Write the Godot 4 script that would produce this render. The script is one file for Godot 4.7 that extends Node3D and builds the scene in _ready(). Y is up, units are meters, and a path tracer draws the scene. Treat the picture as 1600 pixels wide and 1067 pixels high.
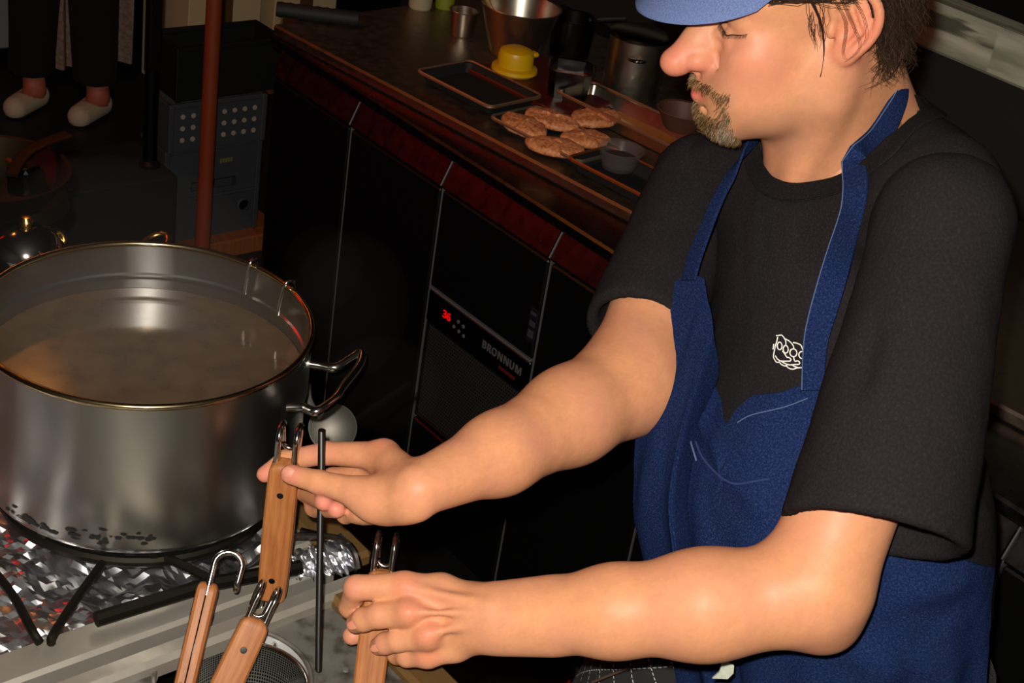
extends Node3D

# A cook at a noodle boiler, lit by the camera's flash. x: from the stove across the aisle to the counter, y: up, -z: along the aisle into the kitchen. Metres.

func _ready() -> void:
	var cam := Camera3D.new()
	cam.name = "camera"
	cam.keep_aspect = Camera3D.KEEP_HEIGHT
	cam.fov = 25.581
	cam.near = 0.05
	cam.far = 60.0
	cam.transform = Transform3D(Basis(Vector3(0.768147, 0.144793, 0.623686), Vector3(0.211753, 0.861830, -0.460880), Vector3(-0.604244, 0.486091, 0.631352)), Vector3(0.0000, 1.8450, 0.0000))
	add_child(cam)
	cam.current = true
	var env := Environment.new()
	env.background_mode = Environment.BG_COLOR
	env.background_color = Color(0.0, 0.0, 0.0)
	env.tonemap_mode = Environment.TONE_MAPPER_LINEAR
	env.tonemap_exposure = 1.0
	env.sdfgi_enabled = true
	env.ssao_enabled = true
	env.ssil_enabled = true
	env.volumetric_fog_enabled = true
	env.volumetric_fog_density = 0.0
	var we := WorldEnvironment.new()
	we.name = "world_environment"
	we.environment = env
	add_child(we)
	# the camera's flash, a little up and left of its lens
	var flash := OmniLight3D.new()
	flash.name = "camera_flash"
	flash.light_color = Color(1.0, 0.97, 0.92)
	flash.light_energy = 2.9
	flash.light_size = 0.012
	flash.omni_range = 30.0
	flash.omni_attenuation = 2.0
	flash.shadow_enabled = true
	flash.position = cam.transform * Vector3(-0.025, 0.045, 0.0)
	add_child(flash)
	make_room()
	make_lamps()
	make_counter()
	make_counter_things()
	make_far()
	make_stove()
	make_big_pot()
	make_strainers()
	make_stove_far()
	make_person()
	make_steam()


# ---------------------------------------------------------------- names and materials
var taken := {}
var mats := {}

func numbered(called: String) -> String:
	if not taken.has(called):
		taken[called] = 0
		return called
	taken[called] += 1
	return "%s_%03d" % [called, taken[called]]


func tag(o: Node3D, label := "", category := "", group := "", kind := "") -> Node3D:
	if label: o.set_meta("label", label)
	if category: o.set_meta("category", category)
	if group: o.set_meta("group", group)
	if kind: o.set_meta("kind", kind)
	return o


func thing(called: String, at: Vector3, label: String, category: String, group := "") -> Node3D:
	var o := Node3D.new()
	o.name = numbered(called)
	o.position = at
	add_child(o)
	return tag(o, label, category, group)


# one named mesh under parent (a top-level one gets a number of its own); the mesh is given in the parent's axes
func put(called: String, mesh: Mesh, mat: Material, parent: Node3D = null, at := Vector3.ZERO) -> MeshInstance3D:
	var o := MeshInstance3D.new()
	o.name = called if parent else numbered(called)
	o.mesh = mesh
	o.material_override = mat
	o.position = at
	(parent if parent else self).add_child(o, true)
	return o


func pm(called: String, c: Color, rough := 0.6, metal := 0.0) -> StandardMaterial3D:
	if mats.has(called):
		return mats[called]
	var m := StandardMaterial3D.new()
	m.resource_name = called
	m.albedo_color = c
	m.roughness = rough
	m.metallic = metal
	mats[called] = m
	return m


# ---------------------------------------------------------------- shapes
class Geo:   # triangles gathered for one part
	var p := PackedVector3Array()
	var uv := PackedVector2Array()
	var col := PackedColorArray()
	var tint := Color.WHITE

	func tri(a: Vector3, b: Vector3, c: Vector3, ua := Vector2.ZERO, ub := Vector2.ZERO, uc := Vector2.ZERO) -> void:   # seen from its front, a, b, c run clockwise
		p.append_array([a, b, c])
		uv.append_array([ua, ub, uc])
		col.append_array([tint, tint, tint])

	func quad(a: Vector3, b: Vector3, c: Vector3, d: Vector3, ua := Vector2.ZERO, ub := Vector2.ZERO, uc := Vector2.ZERO, ud := Vector2.ZERO) -> void:
		tri(a, b, c, ua, ub, uc)
		tri(a, c, d, ua, uc, ud)

	func rows(r: Array, wrap := false, scale := Vector2.ONE) -> void:   # a sheet through rows of points
		var n: int = r[0].size()
		for i in r.size() - 1:
			for j in (n if wrap else n - 1):
				var k := (j + 1) % n
				var u0 := Vector2(float(j) / n, float(i) / (r.size() - 1)) * scale
				var u1 := Vector2(float(j + 1) / n, float(i + 1) / (r.size() - 1)) * scale
				quad(r[i][j], r[i][k], r[i + 1][k], r[i + 1][j], u0, Vector2(u1.x, u0.y), u1, Vector2(u0.x, u1.y))

	func fan(ring: PackedVector3Array, back := false) -> void:
		var c := Vector3.ZERO
		for q in ring:
			c += q
		c /= ring.size()
		for i in ring.size():
			var a := ring[i]
			var b := ring[(i + 1) % ring.size()]
			if back:
				tri(c, b, a)
			else:
				tri(c, a, b)

	func lathe(profile: Array, segs := 48, t := Transform3D(), from := 0.0, arc := TAU) -> void:   # profile of Vector2(radius, height), outside running upwards
		var r := []
		for q: Vector2 in profile:
			var ring := PackedVector3Array()
			for j in segs + (1 if arc < TAU else 0):
				var a := from + arc * j / segs
				ring.append(t * Vector3(cos(a) * q.x, q.y, sin(a) * q.x))
			r.append(ring)
		rows(r, arc >= TAU)

	func tube(pts: Array, rad: Variant, sides := 8, closed := false, caps := true) -> void:
		var n := pts.size()
		var up := Vector3.ZERO
		var rings := []
		for i in n:
			var a: Vector3 = pts[(i - 1 + n) % n] if closed or i > 0 else pts[i]
			var b: Vector3 = pts[(i + 1) % n] if closed or i < n - 1 else pts[i]
			var t := (b - a).normalized()
			if up == Vector3.ZERO:
				up = t.cross(Vector3(0.3, 0.9, 0.2)).normalized()
			up = (up - t * up.dot(t)).normalized()
			var side := t.cross(up)
			var q: float = rad[i] if rad is Array or rad is PackedFloat32Array else rad
			var ring := PackedVector3Array()
			for j in sides:
				var w := TAU * j / sides
				ring.append(pts[i] + (up * cos(w) + side * sin(w)) * q)
			rings.append(ring)
		if closed:
			rings.append(rings[0])
		var flipped := []
		for i in rings.size():
			flipped.append(rings[rings.size() - 1 - i])
		rows(flipped, true)
		if caps and not closed:
			fan(rings[0], false)
			fan(rings[rings.size() - 1], true)

	func box(size: Vector3, c := Vector3.ZERO, bevel := 0.002, basis := Basis()) -> void:
		var h := size * 0.5
		var b := minf(bevel, minf(h.x, minf(h.y, h.z)) * 0.9)
		var pt := func(x: float, y: float, z: float, m: int) -> Vector3:   # corner pulled in on the two axes other than m
			var q := Vector3(x * h.x, y * h.y, z * h.z)
			if m != 0: q.x -= x * b
			if m != 1: q.y -= y * b
			if m != 2: q.z -= z * b
			return c + basis * q
		var face := func(a: Vector3, bb: Vector3, cc: Vector3, d: Vector3) -> void:
			if (cc - a).cross(bb - a).dot((a + cc) * 0.5 - c) > 0.0:
				quad(a, bb, cc, d, Vector2(0, 0), Vector2(1, 0), Vector2(1, 1), Vector2(0, 1))
			else:
				quad(a, d, cc, bb, Vector2(0, 0), Vector2(0, 1), Vector2(1, 1), Vector2(1, 0))
		var sg := [-1.0, 1.0]
		for s: float in sg:
			face.call(pt.call(s, -1.0, -1.0, 0), pt.call(s, 1.0, -1.0, 0), pt.call(s, 1.0, 1.0, 0), pt.call(s, -1.0, 1.0, 0))
			face.call(pt.call(-1.0, s, -1.0, 1), pt.call(1.0, s, -1.0, 1), pt.call(1.0, s, 1.0, 1), pt.call(-1.0, s, 1.0, 1))
			face.call(pt.call(-1.0, -1.0, s, 2), pt.call(1.0, -1.0, s, 2), pt.call(1.0, 1.0, s, 2), pt.call(-1.0, 1.0, s, 2))
			for w: float in sg:
				face.call(pt.call(s, w, -1.0, 0), pt.call(s, w, 1.0, 0), pt.call(s, w, 1.0, 1), pt.call(s, w, -1.0, 1))
				face.call(pt.call(s, -1.0, w, 0), pt.call(s, 1.0, w, 0), pt.call(s, 1.0, w, 2), pt.call(s, -1.0, w, 2))
				face.call(pt.call(-1.0, s, w, 1), pt.call(1.0, s, w, 1), pt.call(1.0, s, w, 2), pt.call(-1.0, s, w, 2))
				for v: float in sg:
					var a: Vector3 = pt.call(s, w, v, 0); var b2: Vector3 = pt.call(s, w, v, 1); var d: Vector3 = pt.call(s, w, v, 2)
					if (d - a).cross(b2 - a).dot(a - c) > 0.0:
						tri(a, b2, d)
					else:
						tri(a, d, b2)

	func prism(outline: PackedVector2Array, depth: float, t := Transform3D()) -> void:   # an outline in the x-y plane, drawn out along z
		var idx := Geometry2D.triangulate_polygon(outline)
		for i in idx.size() / 3:
			var a := outline[idx[i * 3]]; var b := outline[idx[i * 3 + 1]]; var d := outline[idx[i * 3 + 2]]
			if (b - a).cross(d - a) > 0.0:
				var s := b; b = d; d = s
			tri(t * Vector3(a.x, a.y, depth), t * Vector3(b.x, b.y, depth), t * Vector3(d.x, d.y, depth))
			tri(t * Vector3(a.x, a.y, 0), t * Vector3(d.x, d.y, 0), t * Vector3(b.x, b.y, 0))
		var way := 0.0
		for i in outline.size():
			var a := outline[i]; var b := outline[(i + 1) % outline.size()]
			way += a.cross(b)
		for i in outline.size():
			var a := outline[i]; var b := outline[(i + 1) % outline.size()]
			if way < 0.0:
				var s := a; a = b; b = s
			quad(t * Vector3(a.x, a.y, 0), t * Vector3(a.x, a.y, depth), t * Vector3(b.x, b.y, depth), t * Vector3(b.x, b.y, 0))

	func mesh(crease := 40.0, tinted := false) -> ArrayMesh:
		var n := p.size()
		var fn := PackedVector3Array()
		fn.resize(n / 3)
		var at := {}
		for i in n:
			if i % 3 == 0:
				fn[i / 3] = (p[i + 2] - p[i]).cross(p[i + 1] - p[i])
			var key := Vector3i((p[i] * 20000.0).round())
			if not at.has(key):
				at[key] = PackedInt32Array()
			at[key].append(i / 3)
		var lim := cos(deg_to_rad(crease))
		var nrm := PackedVector3Array()
		nrm.resize(n)
		for i in n:
			var own := fn[i / 3].normalized()
			var sum := Vector3.ZERO
			for f: int in at[Vector3i((p[i] * 20000.0).round())]:
				if fn[f].normalized().dot(own) >= lim:
					sum += fn[f]
			nrm[i] = sum.normalized() if sum.length_squared() > 0.0 else Vector3.UP
		var arr := []
		arr.resize(Mesh.ARRAY_MAX)
		arr[Mesh.ARRAY_VERTEX] = p
		arr[Mesh.ARRAY_NORMAL] = nrm
		arr[Mesh.ARRAY_TEX_UV] = uv
		if tinted:
			arr[Mesh.ARRAY_COLOR] = col
		var m := ArrayMesh.new()
		m.add_surface_from_arrays(Mesh.PRIMITIVE_TRIANGLES, arr)
		return m


func curve(pts: Array, each := 6, closed := false) -> Array:   # a smooth line through the points
	var out := []
	var n := pts.size()
	for i in (n if closed else n - 1):
		var a: Vector3 = pts[(i - 1 + n) % n] if closed or i > 0 else pts[0]
		var b: Vector3 = pts[i]
		var c: Vector3 = pts[(i + 1) % n]
		var d: Vector3 = pts[(i + 2) % n] if closed or i < n - 2 else pts[n - 1]
		for k in each:
			out.append(b.cubic_interpolate(c, a, d, float(k) / each))
	if not closed:
		out.append(pts[n - 1])
	return out


func arc(c: Vector3, u: Vector3, v: Vector3, from: float, to: float, n: int) -> Array:
	var out := []
	for i in n + 1:
		var a := from + (to - from) * i / n
		out.append(c + u * cos(a) + v * sin(a))
	return out


func noise_tex(seed_: int, freq: float, ramp: Array, size := 512, octaves := 4, normal := 0.0) -> NoiseTexture2D:
	var n := FastNoiseLite.new()
	n.seed = seed_
	n.frequency = freq
	n.fractal_octaves = octaves
	var t := NoiseTexture2D.new()
	t.width = size
	t.height = size
	t.seamless = true
	t.noise = n
	if normal > 0.0:
		t.as_normal_map = true
		t.bump_strength = normal
	elif ramp.size() > 0:
		var g := Gradient.new()
		var o := PackedFloat32Array()
		var c := PackedColorArray()
		for i in ramp.size():
			o.append(float(i) / maxf(1.0, ramp.size() - 1.0))
			c.append(ramp[i])
		g.offsets = o
		g.colors = c
		t.color_ramp = g
	return t


func tri_scale(m: StandardMaterial3D, k: float, world := false) -> StandardMaterial3D:
	m.uv1_triplanar = true
	m.uv1_world_triplanar = world
	m.uv1_scale = Vector3.ONE * k
	return m


func steel(called: String, c: Color, rough: float, worn := 0.0) -> StandardMaterial3D:
	if mats.has(called):
		return mats[called]
	var m := pm(called, c, rough, 1.0)
	if worn > 0.0:
		m.roughness = 1.0
		m.roughness_texture = noise_tex(called.hash() % 1000, 0.02, [Color.WHITE * (rough - worn), Color.WHITE * rough, Color.WHITE * (rough + worn)], 512, 5)
		m.roughness_texture_channel = BaseMaterial3D.TEXTURE_CHANNEL_RED
		tri_scale(m, 3.0)
	return m


func cloth(called: String, c: Color, k := 60.0, relief := 0.25, flecks := 0.18) -> StandardMaterial3D:
	if mats.has(called):
		return mats[called]
	var m := pm(called, Color.WHITE, 0.95)
	m.albedo_texture = noise_tex(called.hash() % 997, 0.05, [c.darkened(flecks), c, c.lightened(flecks * 0.7)], 512, 5)
	m.normal_enabled = true
	m.normal_texture = noise_tex(called.hash() % 991, 0.25, [], 512, 2, 6.0)
	m.normal_scale = relief
	m.metallic_specular = 0.15
	tri_scale(m, k / 10.0)
	return m


func wood(called: String, dark: Color, light: Color, k := 9.0) -> StandardMaterial3D:   # grain runs along the local y axis
	if mats.has(called):
		return mats[called]
	var m := pm(called, Color.WHITE, 0.55)
	var n := FastNoiseLite.new()
	n.seed = called.hash() % 500
	n.frequency = 0.02
	n.fractal_octaves = 5
	var im := Image.create(256, 256, false, Image.FORMAT_RGB8)
	for y in 256:
		for x in 256:
			var a := TAU * y / 256.0
			var v := n.get_noise_3d(x * 3.0, cos(a) * 9.0, sin(a) * 9.0) * 0.5 + 0.5
			v = clampf(v + 0.16 * n.get_noise_3d(x * 14.0, cos(a) * 40.0, sin(a) * 40.0), 0.0, 1.0)
			im.set_pixel(x, y, dark.lerp(light, v))
	m.albedo_texture = ImageTexture.create_from_image(im)
	tri_scale(m, k)
	return m

# ---------------------------------------------------------------- smooth solids meshed as surface nets
class Prim:
	var kind := 0
	var op := 0
	var k := 0.01
	var a := Vector3.ZERO
	var n := Vector3.ZERO
	var ba := Vector3.ZERO
	var il := 0.0
	var ra := 0.0
	var rb := 0.0
	var rd := 0.0
	var s := 1.0
	var inv := Basis()
	var ir := Vector3.ONE
	var ir2 := Vector3.ONE
	var mr := 0.0
	func dist(p: Vector3) -> float:
		var q := p - a
		if kind == 0:
			var h := clampf(q.dot(ba) * il, 0.0, 1.0)
			return (q - ba * h).length() - ra - (rb - ra) * h
		if kind == 1:
			q = inv * q
			var k0 := (q * ir).length()
			if k0 < 0.0001:
				return -mr
			return maxf(k0 * (k0 - 1.0) / (q * ir2).length(), -mr)
		if kind == 2:
			q += n * (q.dot(n) * (s - 1.0))
			var h := clampf(q.dot(ba) * il, 0.0, 1.0)
			return ((q - ba * h).length() - ra - (rb - ra) * h) * mr
		return q.dot(n)


func cap(a: Vector3, b: Vector3, ra: float, rb: float, k := 0.01, op := 0) -> Prim:
	var p := Prim.new()
	p.a = a; p.ba = b - a; p.il = 1.0 / maxf((b - a).length_squared(), 1e-9); p.ra = ra; p.rb = rb; p.rd = rb - ra; p.k = k; p.op = op
	return p


func ell(c: Vector3, r: Vector3, basis := Basis(), k := 0.01, op := 0) -> Prim:
	var p := Prim.new()
	p.kind = 1; p.a = c; p.inv = basis.transposed(); p.ir = Vector3.ONE / r; p.ir2 = p.ir * p.ir; p.mr = minf(r.x, minf(r.y, r.z)); p.k = k; p.op = op
	return p


func flat(a: Vector3, b: Vector3, ra: float, rb: float, n: Vector3, s: float, k := 0.01, op := 0) -> Prim:   # a capsule pressed flat along n by s
	var p := cap(a, b, ra, rb, k, op)
	p.kind = 2; p.n = n.normalized(); p.s = s
	p.ba += p.n * (p.ba.dot(p.n) * (s - 1.0)); p.il = 1.0 / maxf(p.ba.length_squared(), 1e-9); p.mr = 1.0 / maxf(1.0, sqrt(s))
	return p


func half(a: Vector3, n: Vector3, k := 0.004, op := 2) -> Prim:   # keeps the side that n points away from
	var p := Prim.new()
	p.kind = 4; p.a = a; p.n = n.normalized(); p.k = k; p.op = op
	return p


func field(list: Array[Prim], p: Vector3) -> float:
	var d := 1.0
	for i in list.size():
		var q: Prim = list[i]
		var v := p - q.a
		var e := 0.0
		if q.kind == 0:
			var t := clampf(v.dot(q.ba) * q.il, 0.0, 1.0)
			e = (v - q.ba * t).length() - q.ra - q.rd * t
		else:
			e = q.dist(p)
		var k := q.k
		if q.op == 0:
			var h := k - absf(d - e)
			if e < d:
				d = e
			if h > 0.0:
				d -= h * h * 0.25 / k
		else:
			if q.op == 1:
				e = -e
			var h := k - absf(d - e)
			if e > d:
				d = e
			if h > 0.0:
				d += h * h * 0.25 / k
	return d


func culled(list: Array[Prim], p: Vector3, reach: float) -> Array[Prim]:
	var out: Array[Prim] = []
	for q: Prim in list:
		var e: float = q.dist(p)
		if (e < reach * 1.2 + q.k * 1.9 + 0.003) if q.op != 2 else (e > -reach * 1.2 - q.k * 1.9 - 0.003):
			out.append(q)
	return out


func grad(list: Array[Prim], p: Vector3) -> Vector3:
	var e := 0.0012
	return Vector3(field(list, p + Vector3(e, 0, 0)) - field(list, p - Vector3(e, 0, 0)), field(list, p + Vector3(0, e, 0)) - field(list, p - Vector3(0, e, 0)), field(list, p + Vector3(0, 0, e)) - field(list, p - Vector3(0, 0, e))).normalized()


# State of the mesh being cut out of a field.
var net_v: PackedVector3Array
var net_i: PackedInt32Array
var net_cell: Dictionary
var net_edge: Array
var net_h := 0.003
var net_o := Vector3.ZERO
var net_lo := Vector3.ZERO
var net_hi := Vector3.ZERO
const ROW := 1024


func net_begin() -> void:
	net_v = PackedVector3Array()
	net_i = PackedInt32Array()


func net_add(list: Array[Prim], h: float, lo: Vector3, hi: Vector3, bump := 0) -> void:
	net_h = h; net_o = lo; net_lo = lo; net_hi = hi
	net_cell = {}
	net_edge = []
	var big := h * 64.0
	var n := ((hi - lo) / big).ceil()
	for i in int(n.x):
		for j in int(n.y):
			for k in int(n.z):
				net_split(list, i * 64, j * 64, k * 64, 64, bump)
	for e: Vector4i in net_edge:
		var at := e.x
		var u := ROW
		var v := ROW * ROW
		if e.y == 1:
			u = ROW * ROW; v = 1
		elif e.y == 2:
			u = 1; v = ROW
		var c0: int = net_cell.get(at, -1)
		var c1: int = net_cell.get(at - u, -1)
		var c2: int = net_cell.get(at - u - v, -1)
		var c3: int = net_cell.get(at - v, -1)
		if c0 < 0 or c1 < 0 or c2 < 0 or c3 < 0:
			continue
		if e.z == 0:
			net_i.append_array([c0, c1, c2, c0, c2, c3])
		else:
			net_i.append_array([c0, c2, c1, c0, c3, c2])


func net_value(near: Array[Prim], p: Vector3, bump: int) -> float:
	var f := field(near, p)
	if bump and absf(f) < 0.03:
		f += bump_shirt(p)
	return f


func net_split(list: Array[Prim], i: int, j: int, k: int, size: int, bump: int) -> void:
	var half_size := size * net_h * 0.5
	var c := net_o + Vector3(i, j, k) * net_h + Vector3.ONE * half_size
	var reach := half_size * 1.74
	var near := culled(list, c, reach)
	if near.is_empty():
		return
	var d := field(near, c)
	if absf(d) > reach * 1.7 + 0.006:
		return
	if size > 4:
		var s := size / 2
		for m in 8:
			net_split(near, i + s * (m & 1), j + s * ((m >> 1) & 1), k + s * (m >> 2), s, bump)
		return
	var val := PackedFloat32Array()
	val.resize(125)
	# every second corner first; the ones between only where the surface can be
	var far := net_h * 3.4 + (0.012 if bump else 0.0)
	for z in [0, 2, 4]:
		for y in [0, 2, 4]:
			for x in [0, 2, 4]:
				val[x + y * 5 + z * 25] = net_value(near, net_o + Vector3(i + x, j + y, k + z) * net_h, bump)
	for z in 5:
		for y in 5:
			for x in 5:
				if (x | y | z) & 1:
					var f := val[(x & 6) + (y & 6) * 5 + (z & 6) * 25]
					if absf(f) < far:
						f = net_value(near, net_o + Vector3(i + x, j + y, k + z) * net_h, bump)
					val[x + y * 5 + z * 25] = f
	for z in 4:
		for y in 4:
			for x in 4:
				var b := x + y * 5 + z * 25
				var v0 := val[b]; var v1 := val[b + 1]; var v2 := val[b + 5]; var v3 := val[b + 6]
				var v4 := val[b + 25]; var v5 := val[b + 26]; var v6 := val[b + 30]; var v7 := val[b + 31]
				var key := (i + x) + (j + y) * ROW + (k + z) * ROW * ROW
				var s0 := v0 < 0.0
				if (v1 < 0.0) != s0:
					net_edge.append(Vector4i(key, 0, 1 if s0 else 0, 0))
				if (v2 < 0.0) != s0:
					net_edge.append(Vector4i(key, 1, 1 if s0 else 0, 0))
				if (v4 < 0.0) != s0:
					net_edge.append(Vector4i(key, 2, 1 if s0 else 0, 0))
				var inside := int(s0) + int(v1 < 0.0) + int(v2 < 0.0) + int(v3 < 0.0) + int(v4 < 0.0) + int(v5 < 0.0) + int(v6 < 0.0) + int(v7 < 0.0)
				if inside == 0 or inside == 8:
					continue
				var sum := Vector3.ZERO
				var cnt := 0
				for t in 4:
					var ya := float(t & 1); var za := float(t >> 1)
					var o := int(ya) * 5 + int(za) * 25
					var p0 := val[b + o]; var p1 := val[b + o + 1]
					if (p0 < 0.0) != (p1 < 0.0):
						sum += Vector3(p0 / (p0 - p1), ya, za); cnt += 1
					o = int(ya) + int(za) * 25
					p0 = val[b + o]; p1 = val[b + o + 5]
					if (p0 < 0.0) != (p1 < 0.0):
						sum += Vector3(ya, p0 / (p0 - p1), za); cnt += 1
					o = int(ya) + int(za) * 5
					p0 = val[b + o]; p1 = val[b + o + 25]
					if (p0 < 0.0) != (p1 < 0.0):
						sum += Vector3(ya, za, p0 / (p0 - p1)); cnt += 1
				var w := net_o + (Vector3(i + x, j + y, k + z) + sum / cnt) * net_h
				if w.x > net_hi.x or w.y > net_hi.y or w.z > net_hi.z:
					continue
				net_cell[key] = net_v.size()
				net_v.append(w)


func net_mesh(tint := 0) -> ArrayMesh:   # tint 1: colours of skin, worked out from where a point of the body lies
	var nrm := PackedVector3Array()
	nrm.resize(net_v.size())
	for t in net_i.size() / 3:
		var a := net_i[t * 3]; var b := net_i[t * 3 + 1]; var c := net_i[t * 3 + 2]
		var f := (net_v[c] - net_v[a]).cross(net_v[b] - net_v[a])
		nrm[a] += f; nrm[b] += f; nrm[c] += f
	for i in nrm.size():
		nrm[i] = nrm[i].normalized()
	var arr := []
	arr.resize(Mesh.ARRAY_MAX)
	arr[Mesh.ARRAY_VERTEX] = net_v
	arr[Mesh.ARRAY_NORMAL] = nrm
	arr[Mesh.ARRAY_INDEX] = net_i
	if tint:
		var col := PackedColorArray()
		col.resize(net_v.size())
		for i in net_v.size():
			col[i] = skin_at(net_v[i])
		arr[Mesh.ARRAY_COLOR] = col
	var m := ArrayMesh.new()
	m.add_surface_from_arrays(Mesh.PRIMITIVE_TRIANGLES, arr)
	return m


# ---------------------------------------------------------------- the room
func slab(called: String, size: Vector3, c: Vector3, m: Material) -> void:
	var g := Geo.new()
	g.box(size, Vector3.ZERO, 0.004)
	var o := put(called, g.mesh(30.0), m, null, c)
	o.set_meta("kind", "structure")


func make_room() -> void:
	var dark := pm("dark_wall", Color(0.075, 0.055, 0.045), 0.8)
	dark.albedo_texture = noise_tex(3, 0.01, [Color(0.7, 0.7, 0.7), Color(1, 1, 1)])
	tri_scale(dark, 0.8)
	var floor_m := pm("floor_tiles", Color(0.055, 0.055, 0.06), 0.55)
	slab("floor", Vector3(6.2, 0.1, 8.2), Vector3(1.2, -0.05, -2.3), floor_m)
	slab("ceiling", Vector3(6.2, 0.1, 8.2), Vector3(1.2, 2.75, -2.3), pm("black_ceiling", Color(0.05, 0.05, 0.05), 0.9))
	slab("wall_left", Vector3(0.1, 2.8, 8.2), Vector3(-1.9, 1.35, -2.3), dark)
	slab("wall_right", Vector3(0.1, 2.8, 8.2), Vector3(4.3, 1.35, -2.3), dark)
	slab("wall_far", Vector3(6.2, 2.8, 0.1), Vector3(1.2, 1.35, -6.4), dark)
	slab("wall_near", Vector3(6.2, 2.8, 0.1), Vector3(1.2, 1.35, 1.8), dark)
	slab("wall_counter", Vector3(0.12, 1.12, 3.4), Vector3(2.34, 0.56, -1.3), dark)
	# weathered bar top over the low wall
	var grey := pm("weathered_wood", Color.WHITE, 0.8)
	var n := FastNoiseLite.new()
	n.seed = 21; n.frequency = 0.01; n.fractal_octaves = 5
	var im := Image.create(512, 256, false, Image.FORMAT_RGB8)
	for y in 256:
		for x in 512:
			var v := n.get_noise_2d(x * 1.5, y * 1.5)
			var c := Color(0.50, 0.51, 0.44).lerp(Color(0.70, 0.70, 0.62), clampf(0.5 + v * 1.2, 0, 1))
			c = c.lerp(Color(0.20, 0.21, 0.17), 0.8 * smoothstep(0.25, 0.5, n.get_noise_2d(x + 900.0, y * 1.0)))
			im.set_pixel(x, y, c)
	grey.albedo_texture = ImageTexture.create_from_image(im)
	tri_scale(grey, 1.0)
	grey.uv1_scale = Vector3(6.0, 6.0, 0.4)
	var g := Geo.new()
	g.box(Vector3(0.075, 0.082, 3.4), Vector3(-0.10, 0.041, 0), 0.006)
	tag(put("bar_ledge", g.mesh(30.0), grey, null, Vector3(2.36, 1.121, -1.3)), "weathered grey wooden ledge along the low wall behind the man's head", "ledge")


# ---------------------------------------------------------------- lamps
func make_lamps() -> void:
	# two small warm pendants far down the kitchen and a red paper lantern
	var k := 0
	for at: Vector3 in [Vector3(1.25, 2.25, -2.9), Vector3(0.35, 2.25, -2.6)]:
		var t := thing("pendant_lamp", at, ["warm pendant lamp hanging above the counter", "warm pendant lamp hanging above the far end of the stove"][k], "lamp", "kitchen pendants")
		k += 1
		var g := Geo.new()
		g.lathe([Vector2(0.0, -0.05), Vector2(0.028, -0.042), Vector2(0.04, -0.01), Vector2(0.03, 0.025), Vector2(0.014, 0.045), Vector2(0.0, 0.05)], 24)
		var bulb := pm("warm_bulb", Color(1, 0.8, 0.5), 0.5)
		bulb.emission_enabled = true
		bulb.emission = Color(1.0, 0.62, 0.25)
		bulb.emission_energy_multiplier = 3.0
		put("bulb", g.mesh(), bulb, t)
		g = Geo.new()
		g.lathe([Vector2(0.105, -0.02), Vector2(0.075, 0.05), Vector2(0.02, 0.09), Vector2(0.0, 0.092)], 32)
		g.lathe([Vector2(0.0, 0.088), Vector2(0.018, 0.086), Vector2(0.072, 0.047), Vector2(0.105, -0.02)], 32)
		put("lamp_shade", g.mesh(), pm("black_enamel", Color(0.03, 0.03, 0.03), 0.4), t)
		g = Geo.new()
		g.tube([Vector3(0, 0.09, 0), Vector3(0, 0.45, 0)], 0.003, 6)
		put("cord", g.mesh(), pm("black_enamel", Color.BLACK), t)
		var l := OmniLight3D.new()
		l.name = "pendant_light_%d" % k
		l.light_color = Color(1.0, 0.58, 0.24)
		l.light_energy = 0.11
		l.light_size = 0.04
		l.omni_range = 12.0
		l.omni_attenuation = 2.0
		l.shadow_enabled = true
		l.position = at
		add_child(l)
	var t := thing("paper_lantern", Vector3(-0.15, 1.78, -3.25), "red paper lantern hanging at the far end of the kitchen", "lantern")
	var prof := []
	for i in 25:
		var f := i / 24.0
		prof.append(Vector2(0.06 + 0.085 * sqrt(sin(PI * lerpf(0.04, 0.96, f))) + (0.003 if i % 2 else 0.0), -0.17 + 0.34 * f))
	var g := Geo.new()
	g.lathe(prof, 32)
	var red := pm("red_paper", Color(0.7, 0.03, 0.03), 0.7)
	red.emission_enabled = true
	red.emission = Color(1.0, 0.03, 0.03)
	red.emission_energy_multiplier = 2.2
	put("lantern_paper", g.mesh(60.0), red, t)
	for y in [-0.18, 0.18]:
		g = Geo.new()
		g.lathe([Vector2(0.0, -0.014), Vector2(0.068, -0.014), Vector2(0.068, 0.014), Vector2(0.0, 0.014)], 32, Transform3D(Basis(), Vector3(0, y, 0)))
		put("lantern_ring", g.mesh(), pm("black_enamel", Color.BLACK), t)
	g = Geo.new()
	g.tube([Vector3(0, 0.19, 0), Vector3(0, 0.92, 0)], 0.003, 6)
	put("cord", g.mesh(), pm("black_enamel", Color.BLACK), t)
	var l := OmniLight3D.new()
	l.name = "lantern_light"
	l.light_color = Color(1.0, 0.05, 0.04)
	l.light_energy = 0.14
	l.light_size = 0.15
	l.omni_range = 10.0
	l.omni_attenuation = 2.0
	l.shadow_enabled = true
	l.position = Vector3(-0.15, 1.78, -3.25) + Vector3(0.17, 0, 0.1)
	add_child(l)


# ---------------------------------------------------------------- the refrigerated counter and what stands on it
const TURN := -0.0997   # the worktop is not quite square to the fridge below

func along(s: float, across: float, up := 0.0) -> Vector3:   # a spot on the worktop: along its edge from the far end, back from the edge
	var d := Vector3(0.0995, 0, 0.995)
	return Vector3(1.521, 0.9 + up, -2.39) + d * s + Vector3(0.995, 0, -0.0995) * across


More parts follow.
